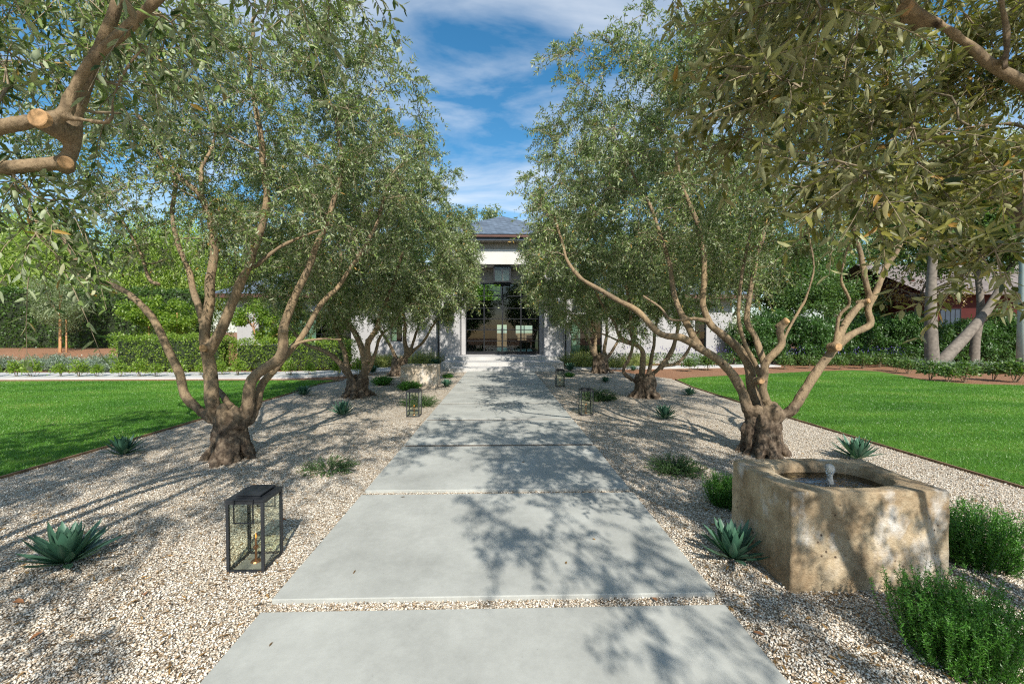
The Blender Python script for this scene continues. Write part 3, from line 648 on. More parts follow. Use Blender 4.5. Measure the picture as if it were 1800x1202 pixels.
    while len(ex) < 92:
        x, y = rng.uniform(1180, 1900), rng.uniform(-60, 375)
        lim = 1230 + 0.2 * max(y, 0) if y < 250 else 1280 + (y - 250) * 1.6
        if x < lim: continue
        ex.append(P(x, y, rng.uniform(2.2, 3.2) if x > 1520 and y < 210 else rng.uniform(1.55, 3.1)))
    ex += [P(1680, 440, 1.9), P(1725, 450, 1.8), P(1760, 430, 1.7), P(1150, -20, 2.6)]
    cuts = [(P(1590, 13, 1.74), (-.9, -.3, .3), .028)]
    rj = lambda p: p[2] < 2.6 or p[0] < (-.5 if p[2] > 3.9 else .35) or in_frame(p, 170)
    olive((bx, by), limbs, [(2.5, -.5, 4.3, 2.4, 2.8, 1.8, 1.0), (0.7, 1.1, 4.7, 1.3, 1.7, .8, .38)], 83, 'nearest right olive, yellowish leafy sprays hanging over the top right corner', M['leaf_near'], 150, extra=ex, cuts=cuts, reject=rj, vox=0.012, twigs=9, per=18, leaf=(0.07, 0.0105), tl=(.22, .42), droop=.2)
build_olives()

# ------------------------------------------------------------------ ground
GL, GR = -5.45, 5.32
def build_ground():
    bm = bmesh.new()
    xs = [-400, -60] + [-40 + 2 * i for i in range(41)] + [60, 400]; ys = [-60, -8, 0, 8] + [12 + i for i in range(16)] + [30, 34, 60, 120, 500]
    def h(x, y):
        a = min(max((y - 17.5) / 5.0, 0), 1) * (1 if x < -14.5 else min(max((-8.5 - x) / 6, 0), 1)); return -0.03 + 0.75 * a * a * (3 - 2 * a)
    g = [[bm.verts.new((x, y, h(x, y))) for y in ys] for x in xs]
    for i in range(len(xs) - 1):
        for j in range(len(ys) - 1): bm.faces.new((g[i][j], g[i + 1][j], g[i + 1][j + 1], g[i][j + 1]))
    link('ground', bm_mesh('ground', bm, True), M['mulch'], None, 'structure')
    poly_sheet('gravel_bed', [(GL, -7), (GR, -7), (GR, 8), (5.5, 12), (5.8, 14.2), (5.2, 15.4), (4.6, 17.2), (2.7, 18.6), (-2.7, 18.6), (-3.2, 17.4), (-4.6, 16.2), (-5.3, 14.4), (-5.6, 13), (GL, 11)], 0.0, M['gravel'])
    poly_sheet('lawn', [(GL - .02, -7), (GL - .02, 11), (-5.6, 12.4), (-5.5, 13.2), (-5.2, 13.95), (-26, 13.95), (-26, -7)], 0.006, M['lawn'])
    far = [(5.85, 13.9), (6.6, 14.5), (9.1, 15.4), (12.5, 16.6), (14.6, 17.1), (15.2, 16.6), (14.7, 15.2), (13.9, 13.4), (14.2, 12.5), (15.4, 12.2), (24, 12.0)]
    poly_sheet('lawn', [(GR + .02, -7), (24, -7)] + far[::-1] + [(5.52, 12), (GR + .02, 8)], 0.006, M['lawn'])
    for k in range(9):
        y0 = 0.77 + 1.70 * k; y1 = y0 + (1.59 if k < 3 else 1.605)
        if k == 8: y1 = 16.78
        bm = bmesh.new(); box(bm, -1.35, 1.29, y0, y1, -0.05, 0.03, 0.005); link('path', bm_mesh('path', bm), M['concrete'], None, 'structure')
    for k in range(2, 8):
        ye = 0.77 + 1.70 * k + (1.59 if k < 3 else 1.605); boxes('path_joint_shade', [(-1.33, 1.27, ye + .001, 0.77 + 1.70 * (k + 1) - .001, -.04, .021)], M['joint_shade'], None, 0, 'structure')  # added dark strips: far gaps get their shade as colour
    bm = bmesh.new()
    def slab(pts, z0, z1):
        lo = [bm.verts.new((x, y, z0)) for x, y in pts]; hi = [bm.verts.new((x, y, z1)) for x, y in pts]; n = len(pts)
        bm.faces.new(hi); bm.faces.new(lo[::-1])
        for i in range(n): bm.faces.new((lo[i], lo[(i + 1) % n], hi[(i + 1) % n], hi[i]))
    slab([(-30, 14.7), (-7.5, 14.7), (-5.6, 15.6), (-4.2, 17.2), (-2.75, 17.9), (-2.75, 19.2), (-5.2, 18.7), (-7.0, 17.3), (-9, 16.7), (-30, 16.7)], -0.05, 0.03)
    slab([(2.85, 17.9), (5.2, 18.0), (8, 18.4), (13, 19.2), (13, 20.2), (8, 19.4), (5, 19.0), (2.85, 19.0)], -0.05, 0.03)
    bmesh.ops.recalc_face_normals(bm, faces=bm.faces[:]); link('pavement', bm_mesh('pavement', bm), M['pave'], None, 'structure')
    # thin edging boards between gravel and lawn
    def edging(pts, label):
        bm = bmesh.new()
        for (x0, y0), (x1, y1) in zip(pts, pts[1:]):
            d = Vector((x1 - x0, y1 - y0, 0)); n = Vector((-d.y, d.x, 0)).normalized() * .012
            q = [Vector((x0, y0, 0)), Vector((x1, y1, 0))]; vs = []
            for z in (-.04, .028):
                for p, s in ((q[0], 1), (q[1], 1), (q[1], -1), (q[0], -1)): vs.append(bm.verts.new(p + n * s + Vector((0, 0, z))))
            for f in ((3, 2, 1, 0), (4, 5, 6, 7), (0, 1, 5, 4), (1, 2, 6, 5), (2, 3, 7, 6), (3, 0, 4, 7)): bm.faces.new([vs[i] for i in f])
        tag(link('lawn_edging', bm_mesh('lawn_edging', bm), M['edge']), label, 'edging')
    edging([(GR, -6), (GR, 8), (5.5, 12), (5.82, 13.9)], 'thin brown edging strip between right lawn and gravel')
    edging([(GL, -6), (GL, 11), (-5.58, 12.4), (-5.48, 13.2), (-5.18, 13.95)], 'thin brown edging strip between left lawn and gravel')
    rng = np.random.default_rng(9)
    # loose pebbles, near the viewer
    n = 210000; d = 1.55 + 6.0 * rng.random(n) ** 1.9; x = rng.uniform(-1.35, 1.35, n) * d
    keep = ((x < -1.36) | (x > 1.30) | ((np.mod(d - 0.77, 1.70) > 1.595))) & (x > GL + .03) & (x < GR - .03) & ~((x > 1.72) & (x < 2.7) & (d > 2.6) & (d < 3.25))
    x, d = x[keep], d[keep]; n = len(x)
    s = 0.0028 + 0.0046 * rng.random(n) ** 1.4
    base = np.array([[1, 0, 0], [.5, .87, 0], [-.5, .87, 0], [-1, 0, 0], [-.5, -.87, 0], [.5, -.87, 0], [0.2, 0, .75], [-.2, .1, -.7]])
    jit = base[None] * rng.uniform(.65, 1.3, (n, 8, 1)); jit[:, :, 0] *= rng.uniform(.9, 1.6, (n, 1)); a = rng.uniform(0, 6.28, n); ca, sa = np.cos(a)[:, None], np.sin(a)[:, None]
    tl = rng.normal(0, .35, (n, 2)); z = jit[:, :, 2] + jit[:, :, 0] * tl[:, :1] + jit[:, :, 1] * tl[:, 1:]
    X = (jit[:, :, 0] * ca - jit[:, :, 1] * sa); Y = (jit[:, :, 0] * sa + jit[:, :, 1] * ca)
    V = np.stack([x[:, None] + X * s[:, None], d[:, None] + Y * s[:, None], 0.003 + (0.35 + z) * s[:, None] + rng.uniform(0, .004, n)[:, None]], 2).reshape(-1, 3)
    F = np.array([[i, (i + 1) % 6, 6] for i in range(6)] + [[(i + 1) % 6, i, 7] for i in range(6)]); F = (np.arange(n) * 8)[:, None, None] + F[None]
    link('gravel', np_mesh('gravel', V, F.reshape(-1, 3), np.repeat(rng.random(n), 8)), M['pebble'], None, 'stuff')
    # lawn blades
    def blades(n, fx, name):
        x, y = fx(n); keep = np.ones(len(x), bool); n = len(x)
        patch = np.array([mnoise.noise(Vector((a * .55, b * 1.3, 2.2))) for a, b in zip(x.tolist(), y.tolist())])
        hgt = rng.uniform(.016, .036, n); w = rng.uniform(.0018, .0034, n) * (0.6 + y / 9.0); a = rng.uniform(0, 6.28, n); lean = rng.normal(0, .02, (n, 2))
        p = np.stack([x, y, np.full(n, .004)], 1); s = np.stack([np.cos(a) * w, np.sin(a) * w, np.zeros(n)], 1)
        V = np.stack([p - s, p + s, p + np.stack([lean[:, 0], lean[:, 1], hgt], 1)], 1).reshape(-1, 3)
        F = (np.arange(n) * 3)[:, None] + np.array([[0, 1, 2]])
        r = np.clip(0.45 + patch * .75 + rng.normal(0, .2, n), 0, 1)
        link(name, np_mesh(name, V, F, np.repeat(r, 3)), M['grass'], None, 'stuff')
    def fl(n):
        y = 3.6 + 10.3 * rng.random(n) ** 1.25; x = -rng.uniform(5.5, 19, n); k = (np.abs(x) < y * 1.28 + 1); return x[k], y[k]
    def fr(n):
        y = 3.4 + 13.5 * rng.random(n) ** 1.25; x = rng.uniform(5.4, 17, n); k = (x < y * 1.3 + 1)
        lim = np.interp(x, [5.4, 6.6, 9.1, 12.5, 13.9, 14.0, 14.2, 15.4, 24], [13.5, 14.4, 15.3, 16.5, 16.8, 13.2, 12.4, 12.1, 11.9]); k &= y < lim; k &= x > np.interp(y, [8, 12, 14], [5.36, 5.54, 5.86]); return x[k], y[k]
    blades(480000, fl, 'grass'); blades(480000, fr, 'grass')
build_ground()

# ------------------------------------------------------------------ house
XC = 0.05
def build_house():
    h = thing('house', 'pale plaster single-storey house with tall glazed entrance and slate hip roofs', 'house', (XC, 20.5, 0))
    def bx(name, lst, m, parent=h, bev=0): return boxes(name, lst, m, parent, bev)
    # steps and porch floor (local: y=0 is the pier face)
    bx('step', [(-2.12, 2.12, -3.70, -2.6, -.05, .145)], M['pave'], bev=.006); bx('step', [(-2.62, 2.62, -2.6, -1.1, -.05, .295)], M['pave'], bev=.006); bx('porch_floor', [(-2.62, 2.62, -1.1, -.001, -.05, .445), (-2.08, 2.08, -.001, 1.3, -.05, .445)], M['pave'])
    bx('pier', [(-3.03, -2.06, 0, 1.4, -.05, 4.86)], M['plaster']); bx('pier', [(2.06, 3.03, 0, 1.4, -.05, 4.86)], M['plaster'])
    bx('beam', [(-3.06, 3.06, -.05, 1.4, 4.862, 5.58)], M['cream']); bx('frieze', [(-3.0, 3.0, 0, 1.4, 5.582, 5.9)], M['taupe'])
    bx('lintel', [(-2.058, 2.058, 1.0, 1.35, 4.07, 4.86)], M['taupe'])
    bx('jamb', [(-2.058, -1.86, .95, 1.3, .447, 4.07)], M['plaster']); bx('jamb', [(1.90, 2.058, .95, 1.3, .447, 4.07)], M['plaster'])
    bx('fascia', [(-3.55, 3.55, -.55, -.45, 5.905, 6.12)], M['navy']); bx('gutter', [(-3.62, 3.62, -.66, -.552, 6.03, 6.16)], M['gutter'], bev=.02)
    bx('soffit', [(-3.55, 3.55, -.448, 1.4, 5.902, 5.95)], M['taupe'])
    # hip roofs
    def hip(x0, x1, y0, y1, z0, z1, name='roof', ridge=None):
        bm = bmesh.new(); a = [bm.verts.new(p) for p in ((x0, y0, z0), (x1, y0, z0), (x1, y1, z0), (x0, y1, z0))]
        w = (y1 - y0) / 2
        if x1 - x0 <= y1 - y0 + .01:
            t = bm.verts.new(((x0 + x1) / 2, (y0 + y1) / 2, z1)); [bm.faces.new((a[i], a[(i + 1) % 4], t)) for i in range(4)]
        else:
            t0 = bm.verts.new((x0 + w, (y0 + y1) / 2, z1)); t1 = bm.verts.new((x1 - w, (y0 + y1) / 2, z1))
            bm.faces.new((a[0], a[1], t1, t0)); bm.faces.new((a[1], a[2], t1)); bm.faces.new((a[2], a[3], t0, t1)); bm.faces.new((a[3], a[0], t0))
        bm.faces.new(a[::-1]); return link(name, bm_mesh(name, bm), M['slate'], h)
    hip(-3.68, 3.68, -.70, 6.7, 6.165, 8.0)
    hip(-14.2, -3.7, .2, 8.2, 3.45, 5.6); hip(3.7, 12.6, .2, 8.2, 3.45, 5.6)
    bx('fascia', [(-14.2, -3.7, .16, .30, 3.24, 3.44)], M['gutter']); bx('fascia', [(3.7, 12.6, .16, .30, 3.24, 3.44)], M['gutter'])
    bx('soffit', [(-14.1, -3.7, .302, 1.0, 3.3, 3.43)], M['taupe']); bx('soffit', [(3.7, 12.5, .302, 1.0, 3.3, 3.43)], M['taupe'])
    each('upper_wall', [(-3.0, -2.8, 1.402, 6.5, 3.2, 5.9), (2.8, 3.0, 1.402, 6.5, 3.2, 5.9)], M['plaster'], h)
    # wing walls with real openings
    def wing(x0, x1, ops):
        y0, y1, z0, z1 = .9, 1.15, -.05, 3.3; parts = []; x = x0
        for (a, b, c, d) in ops:
            parts.append((x, a, y0, y1, z0, z1)); parts.append((a, b, y0, y1, z0, c)); parts.append((a, b, y0, y1, d, z1)); x = b
        parts.append((x, x1, y0, y1, z0, z1)); bx('wall', parts, M['plaster'])
        for (a, b, c, d) in ops:
            t = .045; nx = max(1, round((b - a) / .7)); fr = [(a, a + t, .95, 1.03, c, d), (b - t, b, .95, 1.03, c, d), (a + t, b - t, .95, 1.03, c, c + t), (a + t, b - t, .95, 1.03, d - t, d)]
            for i in range(1, nx): q = a + (b - a) * i / nx; fr.append((q - .018, q + .018, .96, 1.02, c + t, d - t))
            if d - c > 1.2:
                q = c + (d - c) * .55
                fr.append((a + t, b - t, .965, 1.015, q - .014, q + .014))
            w = bx('window', fr, M['black']); boxes('pane', [(a + t * .5, b - t * .5, .985, .993, c + t * .5, d - t * .5)], M['glass'], w)
            bx('curtain', [(a - .2, a + (b - a) * .35, 1.35, 1.38, c - .3, d + .2)], M['curtain'])
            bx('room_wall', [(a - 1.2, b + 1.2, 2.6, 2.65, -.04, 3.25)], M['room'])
    wing(-13.0, -3.03, [(-12.2, -11.2, 1.0, 2.5), (-10.6, -7.6, .1, 2.6), (-5.65, -5.05, 1.1, 2.45)])
    wing(3.03, 11.6, [(3.5, 5.1, .35, 2.5), (9.9, 10.5, .6, 2.5)])
    bx('end_wall', [(-13.25, -13.002, .9, 8, -.05, 3.3)], M['plaster']); bx('end_wall', [(11.602, 11.85, .9, 8, -.05, 3.3)], M['plaster'])
    for x in (-3.09, 3.09):
        bm = bmesh.new(); add_tube(bm, [(x, -.06, .0), (x, -.06, 5.85)], [.04, .04], 10); link('downspout', bm_mesh('downspout', bm), M['black'], h)
    # glazed door wall
    x0, x1, y, z0, z1 = -1.86, 1.90, 1.08, .447, 4.07; t = .05
    cx = [x0 + (x1 - x0) * i / 4 for i in range(5)]; rows = [z0, .60, 1.14, 1.70, 2.26, 2.80, 3.42, z1 - .02]
    d = bx('door', [(x0, x0 + t, y - .04, y + .04, z0, z1), (x1 - t, x1, y - .04, y + .04, z0, z1), (x0 + t, x1 - t, y - .04, y + .04, z1 - t, z1), (x0 + t, x1 - t, y - .04, y + .04, z0, z0 + .15)], M['black'])
    each('mullion', [(q - .032, q + .032, y - .035, y + .035, z0 + .15, z1 - t) for q in cx[1:-1]], M['black'], d)
    gb = []
    for r in rows[2:-1]:
        for i in range(4): gb.append((cx[i] + (.05 if i == 0 else .026), cx[i + 1] - (.05 if i == 3 else .026), y - .02, y + .02, r - .019, r + .019))
    each('glazing_bar', gb, M['black'], d)
    boxes('pane', [(x0 + .02, x1 - .02, y - .003, y + .003, z0 + .02, z1 - .02)], M['glass'], d)
    for s in (-1, 1):
        bm = bmesh.new(); q = cx[2] + s * .075; add_tube(bm, [(q, y - .04, 1.25), (q, y - .10, 1.25), (q, y - .10, 1.75), (q, y - .04, 1.75)], [.012] * 4, 8); link('handle', bm_mesh('handle', bm), M['black'], d)
    # hall behind the glass, open to the garden on the far side
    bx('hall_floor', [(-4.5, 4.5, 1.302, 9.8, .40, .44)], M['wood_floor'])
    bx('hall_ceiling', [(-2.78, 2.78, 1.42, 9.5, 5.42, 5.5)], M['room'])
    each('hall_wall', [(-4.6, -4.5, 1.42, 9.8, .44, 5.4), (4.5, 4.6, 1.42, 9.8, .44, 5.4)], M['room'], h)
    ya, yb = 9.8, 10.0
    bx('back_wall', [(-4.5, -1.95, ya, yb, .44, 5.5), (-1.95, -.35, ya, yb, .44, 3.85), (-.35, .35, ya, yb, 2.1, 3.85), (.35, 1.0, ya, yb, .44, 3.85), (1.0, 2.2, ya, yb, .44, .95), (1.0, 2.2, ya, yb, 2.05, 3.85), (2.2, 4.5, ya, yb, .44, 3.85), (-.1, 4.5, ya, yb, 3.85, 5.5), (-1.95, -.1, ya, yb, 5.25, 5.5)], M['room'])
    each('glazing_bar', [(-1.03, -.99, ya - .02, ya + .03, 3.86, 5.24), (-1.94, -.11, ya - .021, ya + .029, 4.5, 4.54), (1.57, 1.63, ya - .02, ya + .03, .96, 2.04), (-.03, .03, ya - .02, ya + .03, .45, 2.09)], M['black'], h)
    bx('beam', [(-2.78, 2.78, 4.0, 4.3, 3.0, 3.25)], M['room'])
    # downlights in the dropped beam
    for q in (-1.6, -.2, 1.25):
        bm = bmesh.new(); add_lathe(bm, [(.05, 0), (.05, .012), (.02, .014)], (q, 3.985, 3.0 - .016), 12); link('downlight', bm_mesh('downlight', bm), M['lamp'], h)
    # framed botanical picture on the hall wall
    pr = thing('framed_picture', 'framed dark leaf picture hanging inside behind the left door panes', 'picture', (XC - 1.45, 24.4, 1.35))
    boxes('frame', [(-.45, .45, 0, .04, -.02, .0), (-.45, .45, 0, .04, .9, .92), (-.47, -.45, 0, .04, -.02, .92), (.45, .47, 0, .04, -.02, .92)], M['black'], pr); boxes('print', [(-.45, .45, .022, .03, 0, .9)], M['room'], pr)
    rng = np.random.default_rng(3); V, F, r = leaves_arrays(np.stack([rng.uniform(0, .25, 14), np.full(14, .012), rng.uniform(.2, .7, 14)], 1), np.stack([rng.normal(0, 1, 14), np.zeros(14), rng.normal(.5, 1, 14)], 1), rng, .2, .04, roll=.01, upness=0.0)
    pm = np_mesh('leaf_motif', V * np.array([1, 0, 1]) + np.array([0, .012, 0]), F, r); link('leaf_motif', pm, M['leaf_hedge'], pr)
    bm = bmesh.new(); box(bm, -.22, .22, -.1, .1, 0, .10, .02); box(bm, -.46, -.19, -.03, .03, .06, .09)
    o = link('paper_packet', bm_mesh('paper_packet', bm), M['blue']); o.location = (XC - .62, 22.1, .447); o.rotation_euler = (0, 0, .2); tag(o, 'small pale blue paper packet on the floor inside the glass door', 'packet')
    # dining furniture glimpsed in silhouette
    tb = thing('dining_table', 'dark dining table silhouetted inside against the far windows', 'table', (XC + 1.3, 27.5, .44))
    boxes('table_top', [(-.9, .9, -.5, .5, .70, .75)], M['dark'], tb, .005)
    for sx in (-.8, .8):
        for sy in (-.4, .4): boxes('leg', [(sx - .04, sx + .04, sy - .04, sy + .04, 0, .70)], M['dark'], tb)
    for i, x in enumerate((.75, 1.75)):
        ch = thing('dining_chair', ['left', 'right'][i] + ' of two dark dining chairs inside, in front of the table', 'chair', (XC + x, 26.6, .44), 0, 'dining chairs in the hall')
        boxes('seat', [(-.22, .22, -.22, .22, .42, .47)], M['dark'], ch); boxes('backrest', [(-.22, .22, -.26, -.22, .47, .95)], M['dark'], ch)
        for sx in (-.19, .19):
            for sy in (-.19, .19): boxes('leg', [(sx - .02, sx + .02, sy - .02, sy + .02, 0, .42)], M['dark'], ch)
build_house()

def lantern_cage(root, w, d, hh, m, post=.014, panes=True):
    p = post; fr = []
    for x in (-w / 2, w / 2 - 2 * p):
        for y in (-d / 2, d / 2 - 2 * p): fr.append((x, x + 2 * p, y, y + 2 * p, 0, hh))
    for z in (0, hh - 2 * p):
        for y in (-d / 2, d / 2 - 2 * p): fr.append((-w / 2 + 2 * p, w / 2 - 2 * p, y + .001, y + 2 * p - .001, z + .001, z + 2 * p - .001))
        for x in (-w / 2, w / 2 - 2 * p): fr.append((x + .001, x + 2 * p - .001, -d / 2 + 2 * p, d / 2 - 2 * p, z + .001, z + 2 * p - .001))
    boxes('frame', fr, m, root)
    if panes:
        for y in (-d / 2 + p, d / 2 - p): boxes('pane', [(-w / 2 + 2 * p, w / 2 - 2 * p, y - .0015, y + .0015, 2 * p, hh - 2 * p)], M['pane'], root)
        for x in (-w / 2 + p, w / 2 - p): boxes('pane', [(x - .0015, x + .0015, -d / 2 + 2 * p, d / 2 - 2 * p, 2 * p, hh - 2 * p)], M['pane'], root)

def build_lanterns():
    w, d, hh = .245, .25, .475
    L = thing('lantern', 'large black lantern at the front, left of the second slab', 'lantern', (0, 0, 0), 0, 'black floor lanterns along the path')
    lantern_cage(L, w, d, hh, M['black_lantern'], .0088)
    boxes('base_tray', [(-w / 2 + .03, w / 2 - .03, -d / 2 + .03, d / 2 - .03, .004, .012)], M['tray'], L)
    boxes('lid', [(-w / 2 - .004, w / 2 + .004, -d / 2 - .004, d / 2 + .004, hh + .001, hh + .013), (-.075, .075, -d / 2 + .05, d / 2 - .03, hh + .013, hh + .026), (-.085, .085, -d / 2 + .04, d / 2 - .02, hh + .026, hh + .032)], M['black_lantern'], L)
    for y in (-d / 2 - .010, d / 2 + .010):
        bm = bmesh.new(); q = .062; z0, z1 = hh - .135, hh + .018; r = .0045
        add_tube(bm, [(-q, y, z1), (-q, y, z0)], [r, r], 8); add_tube(bm, [(q, y, z1), (q, y, z0)], [r, r], 8); add_tube(bm, [(-q - r, y, z0), (q + r, y, z0)], [r, r], 8); add_tube(bm, [(-q - r, y, z1), (q + r, y, z1)], [r, r], 8)
        link('handle', bm_mesh('handle', bm), M['black'], L)
    bm = bmesh.new(); add_lathe(bm, [(.035, .012), (.03, .02), (.008, .026), (.007, .10), (.016, .105), (.016, .12), (.006, .122), (.006, .17), (.002, .172)], (0, 0, 0), 12); b = link('burner', bm_mesh('burner', bm, False), M['copper'], L)
    bm = bmesh.new(); add_lathe(bm, [(.002, .172), (.005, .183), (.004, .195), (.001, .21)], (0, 0, 0), 10); link('flame', bm_mesh('flame', bm, True), M['flame'], b)
    def place(px, py, o=None, **k):
        g = G(px, py); return (g.x + w / 2, g.y + d / 2, .002)
    L.location = place(398, 1008)
    dup(L, place(714, 733), 0, None, 'black lantern left of the path in front of the stone trough')
    dup(L, place(1021, 730), 0, None, 'black lantern on the right of the path, before the low spreading plant')
    dup(L, place(978, 680), 0, None, 'farthest black lantern, at the right foot of the porch steps')
    # wall lanterns on the two piers
    for i, (x, lb) in enumerate(((XC - 2.55, 'black wall lantern on the left entrance pier'), (XC + 2.53, 'black wall lantern on the right entrance pier'))):
        s = thing('wall_lantern', lb, 'lantern', (x, 20.5, 2.15), 0, 'wall lanterns on the piers')
        boxes('back_plate', [(-.14, .14, -.03, -.002, .05, .85)], M['black'], s)
        fr = []
        for a in (-.24, .21):
            for y in (-.40, -.07): fr.append((a, a + .03, y, y + .03, 0.10, .80))
        fr += [(-.25, .25, -.41, -.031, .801, .84), (-.25, .25, -.41, -.031, .06, .099), (-.15, .15, -.33, -.1, -.03, .059), (-.12, .12, -.32, -.12, .841, .90)]
        boxes('cage', fr, M['black'], s); each('pane', [(-.21, .21, -.388, -.384, .10, .80), (-.228, -.224, -.37, -.07, .10, .80), (.224, .228, -.37, -.07, .10, .80)], M['pane'], s)
    # pendant under the beam
    s = thing('pendant_lantern', 'square black pendant lantern hanging under the entrance beam', 'lantern', (XC + .0, 20.95, 4.02))
    fr = []
    for a in (-.42, .36):
        for y in (-.3, .24): fr.append((a, a + .06, y, y + .06, .06, .72))
    fr += [(-.43, .43, -.31, .31, .0, .059), (-.43, .43, -.31, .31, .721, .78), (-.03, .03, -.30, -.27, .06, .72)]
    boxes('frame', fr, M['black'], s); each('pane', [(-.36, .36, -.275, -.27, .06, .72), (-.36, .36, .27, .275, .06, .72)], M['pane'], s)
    bm = bmesh.new(); add_tube(bm, [(0, 0, .78), (0, 0, .838)], [.02, .02], 8); link('stem', bm_mesh('stem', bm), M['black'], s)
    bm = bmesh.new(); add_tube(bm, [(0, 0, .06), (0, 0, .5)], [.05, .04], 10); link('candle', bm_mesh('candle', bm), M['curtain'], s)
build_lanterns()

# ------------------------------------------------------------------ stone troughs
def build_trough(name, label, cat, loc, wid, dep, hgt, water=True, seed=1):
    root = thing(name, label, cat, loc)
    n = 64; bm = bmesh.new()
    W2, D2, RC = wid / 2, dep / 2, .02
    out0 = []
    segs = [((W2, -D2 + RC), (W2, D2 - RC), 12), None, ((W2 - RC, D2), (-W2 + RC, D2), 16), None, ((-W2, D2 - RC), (-W2, -D2 + RC), 12), None, ((-W2 + RC, -D2), (W2 - RC, -D2), 16), None]
    cors = [(W2 - RC, D2 - RC, 0), (-W2 + RC, D2 - RC, 90), (-W2 + RC, -D2 + RC, 180), (W2 - RC, -D2 + RC, 270)]
    for i in range(4):
        p, q, k = segs[2 * i]; out0 += [(p[0] + (q[0] - p[0]) * j / k, p[1] + (q[1] - p[1]) * j / k) for j in range(k + 1)]
        cx, cy, a0 = cors[i]; out0 += [(cx + RC * math.cos(R(a0 + 90 * j / 4)), cy + RC * math.sin(R(a0 + 90 * j / 4))) for j in (1, 2, 3)]
    n = len(out0); angs = [math.atan2(y / D2, x / W2) for x, y in out0]
    def rrect(w, d, r): return out0
    def octo(w, d):
        e = 2.7; res = []
        for a in angs:
            c, s = math.cos(a), math.sin(a); q = (abs(c) ** e + abs(s) ** e) ** (-1 / e); res.append((q * c * w, q * s * d))
        return res
    w, d = wid / 2, dep / 2; loops = []
    for f, z in ((1.0, -.04), (1.0, .05), (1.005, .14), (1.0, .22), (1.0, .30), (1.0, .38), (1.0, .46), (1.0, hgt - .1), (1.0, hgt - .028), (.994, hgt - .006), (.972, hgt)):
        loops.append([(x * f, y * f, z) for x, y in rrect(w, d, 0)])
    mid = octo(w * .80, d * .80); loops.append([(x, y, hgt + .002) for x, y in mid])
    for f, z in ((.72, hgt - .004), (.69, hgt - .03), (.67, hgt - .08), (.65, hgt - .15), (.60, hgt - .25), (.5, hgt - .30), (.2, hgt - .31)):
        loops.append([(x, y, z) for x, y in octo(w * f, d * f)])
    vs = [[bm.verts.new(p) for p in lp] for lp in loops]
    for a, b in zip(vs, vs[1:]):
        for k in range(n): bm.faces.new((a[k], a[(k + 1) % n], b[(k + 1) % n], b[k]))
    bm.faces.new(vs[-1])
    for e in range(1): bmesh.ops.subdivide_edges(bm, edges=bm.edges[:], cuts=1, use_grid_fill=True)
    bm.normal_update()
    for v in bm.verts:
        p = v.co * 5 + Vector((seed, 0, 0)); q = mnoise.fractal(p, 1.0, 2.0, 4) * .007 + mnoise.noise(v.co * 2.2 + Vector((seed, 3, 0))) * .005 + mnoise.noise(v.co * 26) * .0035
        v.co += v.normal * q
    link('basin', bm_mesh('basin', bm, True), M['stone' if water else 'stone_pale'], root)
    if water:
        bm = bmesh.new(); ring = [bm.verts.new((x, y, hgt - .068)) for x, y in octo(w * .69, d * .69)]; bm.faces.new(ring); link('water', bm_mesh('water', bm), M['water'], root)
        bm = bmesh.new(); add_lathe(bm, [(.030, -.02), (.020, .02), (.017, .05), (.022, .075), (.030, .092), (.030, .112), (.022, .128), (.008, .136)], (0, 0, hgt - .068), 20)
        for v in bm.verts: v.co += Vector((mnoise.noise(v.co * 60), mnoise.noise(v.co * 60 + Vector((5, 0, 0))), mnoise.noise(v.co * 50 + Vector((0, 9, 0))))) * .006
        link('water_jet', bm_mesh('water_jet', bm, True), M['jet'], root)
    return root
def build_troughs():
    a = G(1388, 1042); wid, dep, hgt = 1.0, .68, .62
    build_trough('stone_fountain', 'weathered stone trough fountain with bubbling jet', 'fountain', (a.x + wid / 2 + .01, a.y + dep / 2, 0), wid, dep, hgt, True, 2.0)
    a = G(703, 682); build_trough('stone_trough', 'pale stone trough left of the path near the steps', 'trough', (a.x + .52, a.y + .4, 0), 1.03, .72, .63, False, 7.0)
build_troughs()

# ------------------------------------------------------------------ agaves
def agave_mesh(seed, nl=46):
    rng = np.random.default_rng(seed); V, F, Rr = [], [], []; o = 0
    for i in range(nl):
        f = i / (nl - 1); az = i * 2.39996 + rng.normal(0, .12); el = R(87) - (R(76)) * f ** 1.05 + rng.normal(0, .06); L = (0.20 + .12 * math.sin(min(1, f * 1.3) * 1.57)) * rng.uniform(.88, 1.1); wd = .031 * rng.uniform(.85, 1.15)
        rnd = rng.uniform(.2, .8); ca, sa = math.cos(az), math.sin(az); sg = 7; curl = rng.normal(.10, .07)
        for k in range(sg + 1):
            t = k / sg; e = el + curl * (t - .3) * 1.2; r = .02 + L * t * math.cos(e); z = .015 + L * t * math.sin(e) + .03 * (1 - f)
            w = wd * (0.62 + 1.25 * t - 1.0 * t * t) * (1 - t ** 4) + .0008
            for s, ch in ((-1, .42), (0, 0), (1, .42)):
                # channel: the edges rise towards the leaf's upper face
                nx, nz = -math.sin(e), math.cos(e)
                rr = r + nx * ch * w * 1.0; zz = z + nz * ch * w
                V.append((ca * rr - sa * s * w, sa * rr + ca * s * w, max(zz, .003))); Rr.append(np.clip(rnd * (.75 + .35 * t), 0, .9))
        for k in range(sg):
            for j in range(2): a = o + k * 3 + j; F.append((a, a + 1, a + 4, a + 3))
        o += (sg + 1) * 3
    return np_mesh('agave', np.array(V), np.array(F), np.array(Rr))
